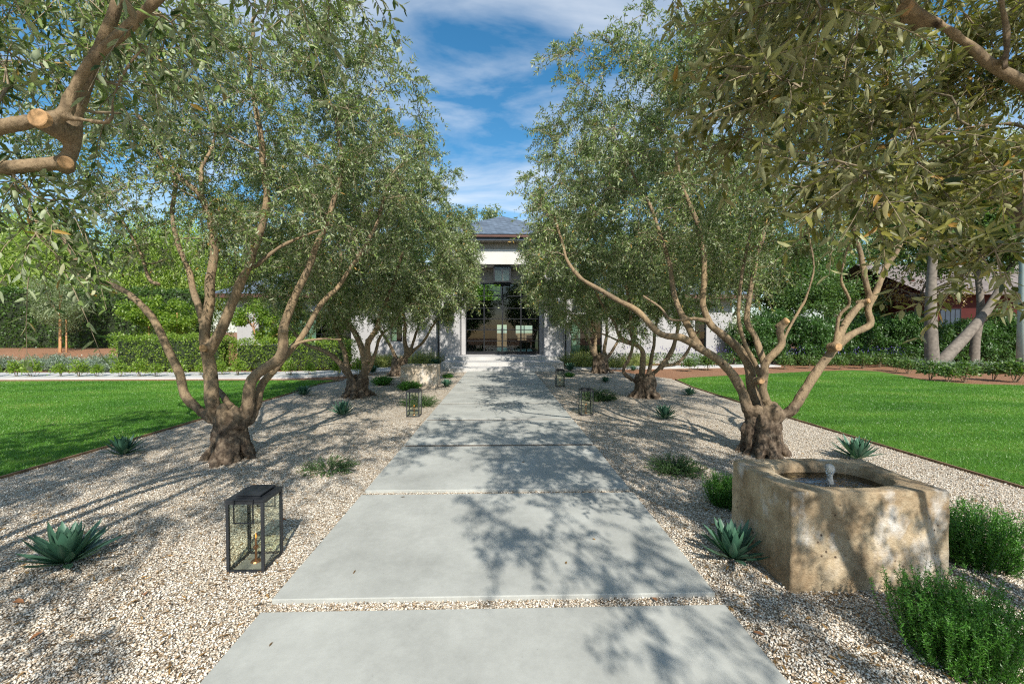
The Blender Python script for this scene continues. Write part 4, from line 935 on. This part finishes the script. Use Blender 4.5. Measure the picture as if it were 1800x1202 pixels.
def build_agaves():
    ms = [agave_mesh(s, n) for s, n in ((1, 54), (2, 48), (3, 44))]
    spots = [(118, 992, .94, 'agave at the front left, beside the nearest lantern', 0), (217, 800, .82, 'agave at the left lawn edge, left of the nearest left olive trunk', 1), (602, 731, .86, 'agave in the left gravel between the two left olive trunks', 2), (533, 695, .92, 'agave at the far lawn corner on the left', 0),
             (1288, 985, .84, 'agave against the left front corner of the stone fountain', 2), (1168, 737, .82, 'agave in the right gravel, below the elbow-limbed olive', 1), (1212, 695, .72, 'small agave beside the right lawn edge', 0), (1505, 808, .92, 'agave behind the stone fountain at the lawn edge', 1),
             (785, 680, .72, 'agave at the right end of the pale stone trough', 2), (1064, 672, .72, 'agave between the two far right olive trunks', 1), (1113, 652, .72, 'agave behind the elbow-limbed olive', 0), (1002, 652, 1.05, 'agave beside the right end of the porch steps', 2), (764, 644, 1.35, 'blue-green agave beside the left end of the porch steps', 0), (655, 655, .95, 'dark agave behind the second left olive trunk', 1)]
    for i, (px, py, s, lb, k) in enumerate(spots):
        g = G(px, py); o = link('agave', ms[k], M['agave']); o.location = (g.x, g.y, .0); o.rotation_euler = (0, 0, i * 1.3); o.scale = (s, s, s * (.95 + .1 * (i % 3))); tag(o, lb, 'agave', 'agaves in the gravel')
build_agaves()

# ------------------------------------------------------------------ rosemary mounds, shrubs, hedges
def rosemary_mesh(seed, stems=200, hgt=.42, spread=.34, per=44, needle=(.022, .0022), up=0.75, flop=.15):
    rng = np.random.default_rng(seed); a = rng.uniform(0, 6.28, stems); q = np.sqrt(rng.random(stems)); r = q * spread * .45
    st = np.stack([np.cos(a) * r, np.sin(a) * r, np.full(stems, .0)], 1)
    d = nrm(np.stack([np.cos(a) * q * (1.25 - up * .6), np.sin(a) * q * (1.25 - up * .6), np.full(stems, up) * (1.15 - .55 * q)], 1) + rng.normal(0, .12, (stems, 3)))
    d[:, 2] = np.maximum(d[:, 2], .12); ln = hgt * rng.uniform(.72, 1.12, stems)
    pts = twig_field(st, d, ln, rng, flop); pts[..., 2] = np.maximum(pts[..., 2], .012)
    V, F, rr = leaves_on_twigs(pts, rng, per, needle[0], needle[1], spread=.8, t0=.1, fine=False, roll=.5)
    V1, F1 = twig_mesh_arrays(pts, .0022, .0012); tone = np.repeat(rng.uniform(-.2, .2, stems), per * 4)
    # young tips are lighter
    rr = np.clip(rr * .75 + tone + np.tile(np.repeat(np.linspace(-.12, .28, per), 4), stems), 0, .95)
    return np_mesh('rosemary', np.vstack([V, V1]), np.vstack([F, F1 + len(V)]), np.concatenate([rr, np.full(len(V1), .15)]))
M['rosemary_dark'] = leaf_mat('dark_needle', (0.02, 0.05, 0.015), (0.085, 0.16, 0.04), (0.11, 0.17, 0.07), 0.2)
def build_rosemary():
    big = rosemary_mesh(1, 440, .43, .46, 80, (.019, .0028), 1.6, .05); mid = rosemary_mesh(2, 330, .39, .40, 64, (.020, .0028), 1.55, .06); low = rosemary_mesh(3, 260, .34, .5, 46, (.026, .0042), .55, .1); loose = rosemary_mesh(4, 110, .34, .5, 30, (.03, .0075), .4, .08)
    far = rosemary_mesh(5, 240, .36, .34, 30, (.04, .0075), .8, .12)
    sp = [(1690, 1165, big, .86, 'large bright green rosemary bush in the bottom right corner'), (1716, 990, mid, 1.02, 'rosemary bush at the right side of the stone fountain'), (1277, 888, mid, .72, 'small rosemary bush behind the left side of the stone fountain'), (1186, 828, low, .66, 'low dark rosemary mound right of the third slab'),
          (578, 826, loose, .62, 'sparse sprawling herb in the gravel left of the third slab'), (720, 685, far, .80, 'rosemary mound in front of the stone trough'), (673, 676, far, .85, 'rosemary mound left of the stone trough'), (738, 712, low, .85, 'low green mound behind the left lantern'), (1052, 702, low, .95, 'low spreading plant behind the right lantern'), (787, 664, far, .5, 'small tan herb beside the porch steps'), (1000, 662, far, .5, 'small herb beside the farthest lantern')]
    for i, (px, py, m, s, lb) in enumerate(sp):
        g = G(px, py); o = link('rosemary', m, M['rosemary_dark' if m in (low, loose) else 'rosemary']); o.location = g; o.scale = (s,) * 3; o.rotation_euler = (0, 0, i * .9); tag(o, lb, 'shrub', 'low shrubs in the gravel')
build_rosemary()

def blob_points(rng, n, rx, ry, rz, shell=0.55, lump=.25, sc=2.2, seed=0.0):
    d = nrm(rng.normal(0, 1, (n, 3))); d[:, 2] = np.abs(d[:, 2]) * 1.0 - .25 * rng.random(n)
    l = np.array([mnoise.noise(Vector(q) * sc + Vector((seed, 0, 0))) for q in d.tolist()]); r = rng.uniform(shell, 1, n) * (1 + lump * l)
    return d * r[:, None] * np.array([rx, ry, rz]), d
def shrub_mesh(name, seed, n, rx, ry, rz, leaf, width, shell=.35, lump=.45, lift=1.0, sc=2.4):
    rng = np.random.default_rng(seed); p, d = blob_points(rng, n, rx, ry, rz, shell, lump, sc, seed * 1.7); p[:, 2] += rz * .55 * lift
    k = p[:, 2] > .02; p, d = p[k], d[k]
    V, F, r = leaves_arrays(p, d + rng.normal(0, .7, d.shape), rng, leaf, width, fine=False); return np_mesh(name, V, F, r)
def stems_mesh(name, seed, n, hgt, spread, r0=.008):
    rng = np.random.default_rng(seed); a = rng.uniform(0, 6.28, n); d = nrm(np.stack([np.cos(a) * spread, np.sin(a) * spread, np.ones(n)], 1)); st = np.stack([np.cos(a) * .02, np.sin(a) * .02, np.full(n, -.03)], 1)
    V, F = twig_mesh_arrays(twig_field(st, d, np.full(n, hgt), rng, .0), r0, r0 * .4); return np_mesh(name, V, F)
def box_hedge(name, label, x0, x1, y0, y1, z0, z1, n, leaf, width, m, seed, cat='hedge', group=None, lump=.12):
    rng = np.random.default_rng(seed); w, d, h = x1 - x0, y1 - y0, z1 - z0
    # leaves through the outer layer of the block
    A = np.array([w * d, w * h, w * h, d * h, d * h]); f = rng.choice(5, n, p=A / A.sum()); u, v = rng.random(n), rng.random(n); dep = rng.random(n) ** 1.5 * .22
    P_ = np.zeros((n, 3)); D = np.zeros((n, 3))
    for i, (o, a, b, nn) in enumerate((((0, 0, h), (w, 0, 0), (0, d, 0), (0, 0, 1)), ((0, 0, 0), (w, 0, 0), (0, 0, h), (0, -1, 0)), ((0, d, 0), (w, 0, 0), (0, 0, h), (0, 1, 0)), ((0, 0, 0), (0, d, 0), (0, 0, h), (-1, 0, 0)), ((w, 0, 0), (0, d, 0), (0, 0, h), (1, 0, 0)))):
        k = f == i; P_[k] = np.array(o) + u[k, None] * np.array(a) + v[k, None] * np.array(b); D[k] = nn
    l = np.array([mnoise.noise(Vector(q) * 1.7 + Vector((seed, 0, 0))) + .5 * mnoise.noise(Vector(q) * 4.5) for q in P_.tolist()])
    P_ = P_ + D * (lump * l - dep)[:, None]
    root = thing(name, label, cat, (x0, y0, z0), 0, group)
    V, F, r = leaves_arrays(P_, D * .5 + rng.normal(0, .8, D.shape) + np.array([0, 0, .3]), rng, leaf, width, fine=False)
    k = r; link('foliage', np_mesh('foliage', V, F, r), m, root)
    bm = bmesh.new()
    for i in range(max(3, int(w / .45))):
        x = (i + .5) * w / max(3, int(w / .45)); add_tube(bm, [(x, d / 2, -.06), (x + .05, d * .45, h * .5), (x - .04, d * .55, h * .9)], [.03, .025, .012], 6)
    link('stem', bm_mesh('stem', bm, True), M['twig'], root)
    boxes('shade_core', [(.2, w - .2, .2, d - .2, .12, h - .22)], M['shade_core'], root)  # added solid box that blocks light through the leaf shell
    return root
M['shade_core'] = plain('hedge_shade_core', (0.02, 0.03, 0.012), .95, .3, 6, .3)  # near-black green, the hedge's inner shade put into the colour

def crown_tree(name, label, base, hgt, crown, n, leaf, width, m, seed, cat='tree', trunk_r=.12, bark='bark_grey', limbs=6, weep=0.0, trunks=None, group=None, clumps=None):
    """generic leafy tree: trunk with limbs, crown of leaf sprays around many clump centres. crown: (dx,dy,cz,rx,ry,rz)"""
    rng = np.random.default_rng(seed); rnd = random.Random(seed); root = thing(name, label, cat, base, 0, group)
    cx, cy, cz, rx, ry, rz = crown; bm = bmesh.new(); top = Vector((cx, cy, cz))
    nc = clumps or 60; d = nrm(rng.normal(0, 1, (nc, 3))); l = np.array([mnoise.noise(Vector(q) * 1.8 + Vector((seed, 1, 0))) for q in d.tolist()])
    C = np.array([cx, cy, cz]) + d * (rng.uniform(.3, 1, nc) ** .5 * (1 + .35 * l))[:, None] * np.array([rx, ry, rz])
    if trunks is None: trunks = [[(0, 0, -.1), (rnd.uniform(-.1, .1), 0, (cz - rz) * .5), (cx * .5, cy * .5, max(cz - rz * .6, .5)), (cx, cy, cz + rz * .3)]]
    for t in trunks:
        cv = catmull(t, 5); add_tube(bm, cv, [trunk_r * (1 - .62 * i / (len(cv) - 1)) * (1.25 if i == 0 else 1) for i in range(len(cv))], 10)
    s0 = Vector(trunks[0][-2])
    for i in range(limbs):
        c = Vector(C[rng.integers(nc)]); mid = s0.lerp(c, .5) + Vector((0, 0, .15 * rz)); add_tube(bm, catmull([s0 + Vector((0, 0, rnd.uniform(-.1, .3) * rz)), mid, c], 5), np.linspace(trunk_r * .45, trunk_r * .1, 11).tolist(), 6)
    link('trunk', bm_mesh('trunk', bm, True), M[bark], root)
    per = n // nc; idx = np.repeat(np.arange(nc), per); sp = min(rx, ry, rz) * .38
    q = nrm(rng.normal(0, 1, (len(idx), 3))) * (rng.random(len(idx)) ** .45)[:, None] * sp * rng.uniform(.6, 1.25, nc)[idx][:, None]; q[:, 2] *= .75
    if weep: q[:, 2] = q[:, 2] * (1 + weep) - weep * sp * .6
    ax = rng.normal(0, .8, q.shape) + q / sp * .5 + np.array([0, 0, -.2 - weep * 1.2])
    V, F, r = leaves_arrays(C[idx] + q, ax, rng, leaf, width, fine=False); r = np.clip(r + np.repeat(rng.uniform(-.2, .2, nc)[idx], 4), 0, .97)
    link('crown', np_mesh('crown', V, F, r), m, root); return root

def build_left_garden():
    # clipped hedge before the left wing
    box_hedge('hedge', 'clipped bright green hedge block beyond the left lawn', -15.6, -11.2, 17.1, 18.1, 0, 1.45, 9000, .075, .024, M['leaf_lime'], 5, lump=.24)
    box_hedge('hedge', 'lower loose hedge under the left wing windows', -11.1, -6.3, 17.5, 18.5, 0, 1.25, 8500, .075, .024, M['leaf_lime'], 6, lump=.2)
    box_hedge('hedge', 'tall dark hedge at the far left boundary', -33, -16.5, 23.2, 24.6, .6, 3.9, 26000, .12, .045, M['leaf_hedge'], 7, lump=.3)
    # row of small shrubs along the lawn
    vs = []
    for i in range(3):
        vs.append((shrub_mesh('foliage', 20 + i, 560, .22, .21, .36, .062, .02, shell=.25, lump=.6), stems_mesh('stem', 20 + i, 7, .42, .3)))
    xs = [px for px in (-20, 14, 48, 92, 133, 160, 203, 235, 268, 305, 348, 380, 415, 465, 505, 540, 592, 628)]
    for i, px in enumerate(xs):
        g = G(px, 664 if px < 330 else 661); f, s = vs[i % 3]
        root = thing('box_shrub', f'small glossy shrub, {ORD[i]} from left in the row edging the left lawn', 'shrub', (g.x, g.y + .15 + .1 * (i % 2), 0), i * 1.7, 'small shrubs along the far left lawn edge')
        root.scale = ((.95 + .4 * ((i * 7) % 5) / 5),) * 3; link('foliage', f, M['leaf_lime'], root); link('stem', s, M['twig'], root)
    # grey lavender cushions on the bank
    lv = rosemary_mesh(31, 170, .62, .8, 18, (.09, .014), .75, .1)
    for i, (x, y, s) in enumerate([(-21.5, 18.0, 1.0), (-20.3, 17.6, 1.1), (-18.9, 18.2, 1.15), (-18.0, 17.7, .9), (-17.2, 18.4, 1.1), (-16.2, 17.8, 1.05), (-15.9, 16.95, .95), (-19.6, 19.0, 1.0), (-22.8, 18.6, 1.1), (-16.9, 19.2, 1.0)]):
        o = link('lavender', lv, M['leaf_grey']); o.location = (x, y, .03); o.scale = (s,) * 3; o.rotation_euler = (0, 0, i); tag(o, f'grey green lavender cushion, {ORD[i]} of those on the left mulch bank', 'lavender', 'lavender cushions on the left bank')
    # young olive with stakes
    g = G(105, 640); crown_tree('young_olive', 'slender young grey olive between two orange stakes', (g.x, g.y, 0), 4, (.1, 0, 3.05, 1.3, 1.1, 1.3), 12000, .10, .015, M['leaf_olive_y'], 33, trunk_r=.045, bark='stake', limbs=7, clumps=46)
    for i, (px, lb) in enumerate(((109, 'orange wooden stake close against the young olive'), (119, 'orange wooden stake right of the young olive'))):
        p = G(px + 2, 640); bm = bmesh.new(); add_tube(bm, [(0, 0, -.1), (0.01, 0, 1.0), (.03, 0, 2.2)], [.035, .034, .032], 8); o = link('stake', bm_mesh('stake', bm, True), M['stake']); o.location = (p.x, p.y - .1, 0); tag(o, lb, 'stake', 'stakes of the young trees')
    for i, (px, Yy, hh, lb) in enumerate(((262, 19.2, 2.5, 'young lime green tree behind the clipped hedge'), (312, 19.4, 2.2, 'second young lime green tree, right of the first behind the hedge'), (447, 19.3, 2.2, 'yellow green young tree in front of the left wing'), (500, 18.9, 1.9, 'small yellow green tree before the dark porch window'))):
        p = P(px, 600, Yy); crown_tree('young_tree', lb, (p.x, Yy, 0), hh, (0, 0, hh, .9, .8, .85), 4200, .11, .034, M['leaf_lime'], 50 + i, trunk_r=.04, bark='stake', limbs=6, clumps=26, group='young lime green trees')
    # tall trees behind the boundary hedge
    for i, (x, y, hh, rx, lb) in enumerate(((-31, 29, 8.5, 4.2, 'weeping yellow green tree at the far left edge'), (-23.5, 31, 9.5, 4.6, 'tall weeping yellow green tree behind the young olive'), (-15.8, 33, 8.5, 3.8, 'weeping tree rising behind the left end of the house'), (-38, 33, 11, 4.5, 'tallest weeping tree, leftmost behind the hedge'))):
        crown_tree('pepper_tree', lb, (x, y, .5), hh, (0, 0, hh * .58, rx, rx * .8, hh * .42), 65000, .22, .036, M['leaf_pepper'], 60 + i, trunk_r=.28, weep=.8, clumps=170, group='weeping trees behind the hedge')
    # neighbour's house glimpsed through leaves
    n = thing('neighbour_house', 'distant cream house with terracotta roof glimpsed through the left trees', 'house', (-37, 40, 0))
    boxes('wall', [(-5, 5, 0, 6, -.1, 6.0)], M['cream'], n)
    bm = bmesh.new(); a = [bm.verts.new(p) for p in ((-5.4, -.4, 6.002), (5.4, -.4, 6.002), (5.4, 6.4, 6.002), (-5.4, 6.4, 6.002), (-3, 3, 7.6), (3, 3, 7.6))]
    for f in ((0, 1, 5, 4), (1, 2, 5), (2, 3, 4, 5), (3, 0, 4), (3, 2, 1, 0)): bm.faces.new([a[i] for i in f])
    link('roof', bm_mesh('roof', bm), M['terracotta'], n)
    # feather grass by the wings
    fg = rosemary_mesh(35, 420, .85, .5, 5, (.22, .008), .8, .35)
    for i, (px, Yy, s, lb) in enumerate(((650, 19.8, 1.0, 'feather grass tuft below the small left window'), (668, 19.3, .9, 'feather grass tuft between the two far left olives'), (745, 19.9, 1.15, 'feather grass tuft beside the left pier'), (1018, 19.6, 1.15, 'feather grass tuft beside the right pier'), (1030, 19.0, .9, 'pale feather grass tuft before the right wing window'), (1082, 18.6, .8, 'yellow feather grass tuft right of the farthest right olive'), (1118, 19.6, 1.0, 'feather grass tuft against the right wing wall'), (690, 20.2, .9, 'feather grass tuft behind the farthest left olive'))):
        p = P(px, 620, Yy); o = link('feather_grass', fg, M['straw']); o.location = (p.x, Yy, 0); o.scale = (s,) * 3; o.rotation_euler = (0, 0, i * 1.1); tag(o, lb, 'grass tuft', 'feather grass tufts by the house')
M['leaf_olive_y'] = leaf_mat('young_olive_leaf', (0.09, 0.13, 0.05), (0.24, 0.30, 0.14), (0.36, 0.40, 0.27), .3)
build_left_garden()

def build_right_garden():
    vs = [(shrub_mesh('foliage', 80 + i, 620, .29, .27, .36, .07, .023, shell=.25, lump=.6), stems_mesh('stem', 80 + i, 7, .42, .35)) for i in range(3)]
    sp = [(1213, 652, .8), (1245, 650, .8), (1382, 648, .75), (1425, 647, .75), (1478, 648, .8), (1520, 647, .75), (1549, 645, .8), (1578, 652, .8), (1600, 656, .85), (1640, 668, .8), (1672, 672, .75), (1700, 671, .95), (1752, 668, .95), (1790, 671, .9)]
    for i, (px, py, s) in enumerate(sp):
        g = G(px, py); f, st = vs[i % 3]
        root = thing('bed_shrub', f'small dark green shrub, {ORD[i]} from left along the right lawn', 'shrub', (g.x, g.y + .1, 0), i * 2.1, 'small shrubs along the right lawn')
        root.scale = (s * (1.35 + .45 * ((i * 3) % 4) / 4),) * 3; link('foliage', f, M['leaf_bed'], root); link('stem', st, M['twig'], root)
    lv = rosemary_mesh(36, 150, .5, .65, 18, (.08, .013), .75, .1)
    for i, (px, py) in enumerate(((1395, 640), (1440, 640), (1500, 640), (1590, 644), (1618, 648), (1665, 652), (1690, 655), (1725, 652), (1770, 655), (1225, 642))):
        g = G(px, py); o = link('lavender', lv, M['leaf_grey']); o.location = g; o.rotation_euler = (0, 0, i); o.scale = (.95,) * 3; tag(o, f'silver grey lavender cushion, {ORD[i]} of those in the right mulch bed', 'lavender', 'lavender cushions in the right bed')
    # purple salvia drift before the hedge and right wing
    for i, (x0, x1, y, lb) in enumerate(((5.2, 11.2, 20.2, 'purple flowering salvia drift along the right wing wall'), (13.5, 19.5, 19.6, 'purple flowering salvia drift at the foot of the right hedge'))):
        rng = np.random.default_rng(90 + i); n = 2600; p = np.stack([rng.uniform(x0, x1, n), y + rng.normal(0, .25, n), rng.random(n) ** .7 * .55], 1)
        root = thing('salvia', lb, 'flowers', ((x0 + x1) / 2, y, 0)); p -= np.array([(x0 + x1) / 2, y, 0])
        V, F, r = leaves_arrays(p, rng.normal(0, .7, p.shape) + np.array([0, 0, .5]), rng, .10, .022, fine=False); link('foliage', np_mesh('foliage', V, F, r), M['leaf_hedge'], root)
        n = 320; p = np.stack([rng.uniform(x0, x1, n) - (x0 + x1) / 2, rng.normal(0, .25, n), rng.uniform(.45, .85, n)], 1)
        V, F, r = leaves_arrays(p, rng.normal(0, .3, p.shape) + np.array([0, 0, 1]), rng, .09, .016, fine=False); link('flower', np_mesh('flower', V, F, r), M['flower'], root, 'stuff')
    # fern-pine hedge plants
    xs = [12.3, 13.7, 15.2, 16.8, 18.4, 20.0, 21.7, 23.4, 25.2, 27.0]
    for i, x in enumerate(xs):
        y = 20.6 + .35 * math.sin(i * 2.3); hh = 2.35 + .25 * math.sin(i * 1.7)
        crown_tree('hedge_shrub', f'feathery green hedge shrub, {ORD[i]} from the left before the red house', (x, y, 0), hh, (0, 0, hh * .52, 1.1, .85, hh * .54), 11000, .15, .026, M['leaf_pine'], 100 + i, 'hedge', trunk_r=.05, limbs=6, clumps=110, weep=.3, group='fern-pine hedge on the right')
    # grey-trunked trees
    b = P(1640, 640, 17.6); 
    def rel(pix, Y, Y1=None): return [tuple(P(x, y, Y + ((Y1 or Y) - Y) * i / (len(pix) - 1)) - Vector((b.x, 17.6, 0))) for i, (x, y) in enumerate(pix)]
    t1 = [(0, 0, -.1)] + rel([(1637, 600), (1636, 540), (1638, 480), (1645, 400), (1655, 300)], 17.6); t2 = [(.15, 0, .0)] + rel([(1665, 625), (1700, 588), (1735, 545), (1766, 492), (1800, 420)], 17.6, 18.4)
    crown_tree('twin_trunk_tree', 'grey tree with one upright and one leaning trunk beyond the right lawn', (b.x, 17.6, 0), 8, (2.2, 1.0, 7.2, 4.0, 3.0, 2.6), 30000, .18, .045, M['leaf_green'], 120, trunk_r=.27, trunks=[t1, t2], clumps=100)
    p = P(1712, 632, 18.6); t = [(0, 0, -.1), (.05, 0, 1.2), (.25, 0, 2.6), (.3, .2, 4.2), (.2, .4, 6)]
    crown_tree('grey_tree', 'slimmer grey trunk standing behind the leaning trunk', (p.x, 18.6, 0), 7, (0.6, 1.0, 6.8, 2.6, 2.4, 2.2), 18000, .18, .045, M['leaf_green'], 121, trunk_r=.2, trunks=[t], clumps=60)
    p = P(1796, 640, 16.6); bm = bmesh.new(); add_tube(bm, [(0, 0, -.2), (0, 0, 3), (0, 0, 8)], [.17, .16, .14], 16); o = link('utility_pole', bm_mesh('utility_pole', bm, True), M['pole']); o.location = (p.x, 16.6, 0); tag(o, 'pale grey green pole at the right edge', 'pole')
    # sparse tree with browning leaves in front of the red house
    p = P(1600, 600, 22.0); crown_tree('bare_tree', 'sparse bare-branched tree with a few brown leaves before the red house', (p.x, 22.0, 0), 4.5, (.8, 0, 3.9, 2.7, 1.6, 1.25), 1500, .12, .035, M['leaf_red'], 130, trunk_r=.10, limbs=26, clumps=60)
    # red house
    h = thing('red_house', 'dark red clapboard house with shingle roof behind the right hedge', 'house', (35.5, 26.5, 0))
    boxes('wall', [(-8.2, 12, 0, .2, -.1, 4.3), (-8.2, -8.0, .2, 8, -.1, 4.3)], M['siding'], h)
    w = boxes('window', [(-7.2, -7.14, -.03, .0, 1.6, 3.1), (-5.86, -5.8, -.03, 0, 1.6, 3.1), (-7.14, -5.86, -.03, 0, 1.6, 1.66), (-7.14, -5.86, -.03, 0, 3.04, 3.1)] + [(-7.14 + .32 * i - .015, -7.14 + .32 * i + .015, -.028, 0, 1.66, 3.04) for i in (1, 2, 3)], M['black'], h); boxes('pane', [(-7.13, -5.87, -.012, -.006, 1.67, 3.03)], M['navy'], w)
    bm = bmesh.new(); a = [bm.verts.new(q) for q in ((-9.2, -.9, 4.05), (13, -.9, 4.05), (13, 4.2, 6.6), (-9.2, 4.2, 6.6), (13, 9.3, 4.05), (-9.2, 9.3, 4.05), (-9.2, -.9, 3.93), (13, -.9, 3.93))]
    for f in ((0, 1, 2, 3), (3, 2, 4, 5), (6, 7, 1, 0)): bm.faces.new([a[i] for i in f])
    link('roof', bm_mesh('roof', bm), M['shake'], h); boxes('gable', [(-8.2, -8.0, .9, 7.4, 4.302, 5.1)], M['siding'], h)
    # trees behind everything
    for i, (x, y, hh, rx, mm, lb) in enumerate(((-2.6, 46, 14.8, 3.6, 'leaf_olive_y', 'tall grey green tree peeking over the entrance roof'), (-1.2, 38.5, 8, 3.0, 'leaf_lime', 'bright lime tree in the back garden, seen through the door panes'), (13, 36, 10.5, 4.2, 'leaf_green', 'broad tree behind the right wing of the house'), (20, 38, 12, 4.5, 'leaf_green', 'tall tree between the house and the red house'), (34, 42, 13, 5, 'leaf_green', 'tall tree behind the red house'), (-10, 40, 10, 4.0, 'leaf_green', 'green tree behind the left wing'), (46, 36, 12, 5, 'leaf_green', 'tree rising right of the red house'), (25.5, 37, 10, 4.2, 'leaf_green', 'bushy tree filling the gap left of the red house'))):
        crown_tree('garden_tree', lb, (x, y, 0), hh, (0, 0, hh * .66, rx, rx, hh * .34), 24000, .26, .085, M[mm], 140 + i, trunk_r=.3, clumps=90, group='trees behind the houses')
    crown_tree('broad_shrub', 'broad leafy shrub tree standing between the right wing and the red house', (23.5, 30, 0), 6, (0, 0, 3.2, 3.4, 2.2, 2.6), 22000, .18, .05, M['leaf_green'], 160, trunk_r=.15, clumps=90)
    poly_sheet('terrace', [(-8, 31), (8, 31), (8, 37), (-8, 37)], -.015, M['pave'])
    rng = np.random.default_rng(404); n = 2600; d = 1.7 + 9 * rng.random(n) ** 1.5; x = rng.uniform(-1.2, 1.2, n) * d; k = (x > GL) & (x < GR) & ((x < -1.35) | (x > 1.29) | (rng.random(n) < .015)) & ~((x > 1.7) & (x < 2.75) & (d > 2.55) & (d < 3.3)); x, d = x[k], d[k]; n = len(x); an = rng.uniform(0, 6.28, n)
    V, F, r = leaves_arrays(np.stack([x, d, np.where((x > -1.35) & (x < 1.29), .034, .016)], 1), np.stack([np.cos(an), np.sin(an), rng.normal(.05, .1, n)], 1), rng, .045, .006, roll=.25, fold=.5, bend=.2)
    link('leaf_litter', np_mesh('leaf_litter', V, F, r), M['litter'], None, 'stuff')
    # a few dry leaves on the gravel and slabs
    for i, (px, py, s, z, lb) in enumerate(((33, 1063, 1.3, .012, 'large dry brown leaf on the gravel at bottom left'), (255, 1047, 1.0, .012, 'dry orange leaf on gravel left of the front slab'), (62, 1122, 1.1, .012, 'curled dry brown leaf near the bottom left corner'), (500, 915, 1.2, .012, 'dry brown leaf beside the nearest lantern'), (1330, 1117, 1.2, .012, 'dry brown leaf at right edge of the front slab'), (1150, 1060, 1.0, .012, 'dry leaf in the gap before the second slab'), (1682, 1103, 1.2, .20, 'dry brown leaf caught in the large rosemary bush'), (690, 1056, .9, .012, 'dry leaf in the left part of the front gap'))):
        rng = np.random.default_rng(i + 200); V, F, r = leaves_arrays(np.array([[-.03 * s, 0, 0]]), np.array([[1.0, .2, 0]]), rng, .06 * s, .016 * s, roll=.1, fold=.5, bend=.3)
        g = G(px, py); o = link('fallen_leaf', np_mesh('fallen_leaf', V, F, r), M['dry']); o.location = (g.x, g.y, z + .006); o.rotation_euler = (0, 0, i * 2.2); tag(o, lb, 'leaf', 'dry leaves on the ground')
M['leaf_bed'] = leaf_mat('bed_leaf', (0.03, 0.07, 0.015), (0.13, 0.22, 0.05), (0.13, 0.2, 0.07), .3, odd=(.3, .3, .05))
M['litter'] = leaf_mat('fallen_olive_leaf', (0.05, 0.03, 0.015), (0.34, 0.20, 0.07), (0.30, 0.22, 0.12), .1)
M['leaf_green'] = leaf_mat('green_leaf', (0.035, 0.08, 0.02), (0.13, 0.22, 0.06), (0.14, 0.2, 0.08), .35)
build_right_garden()
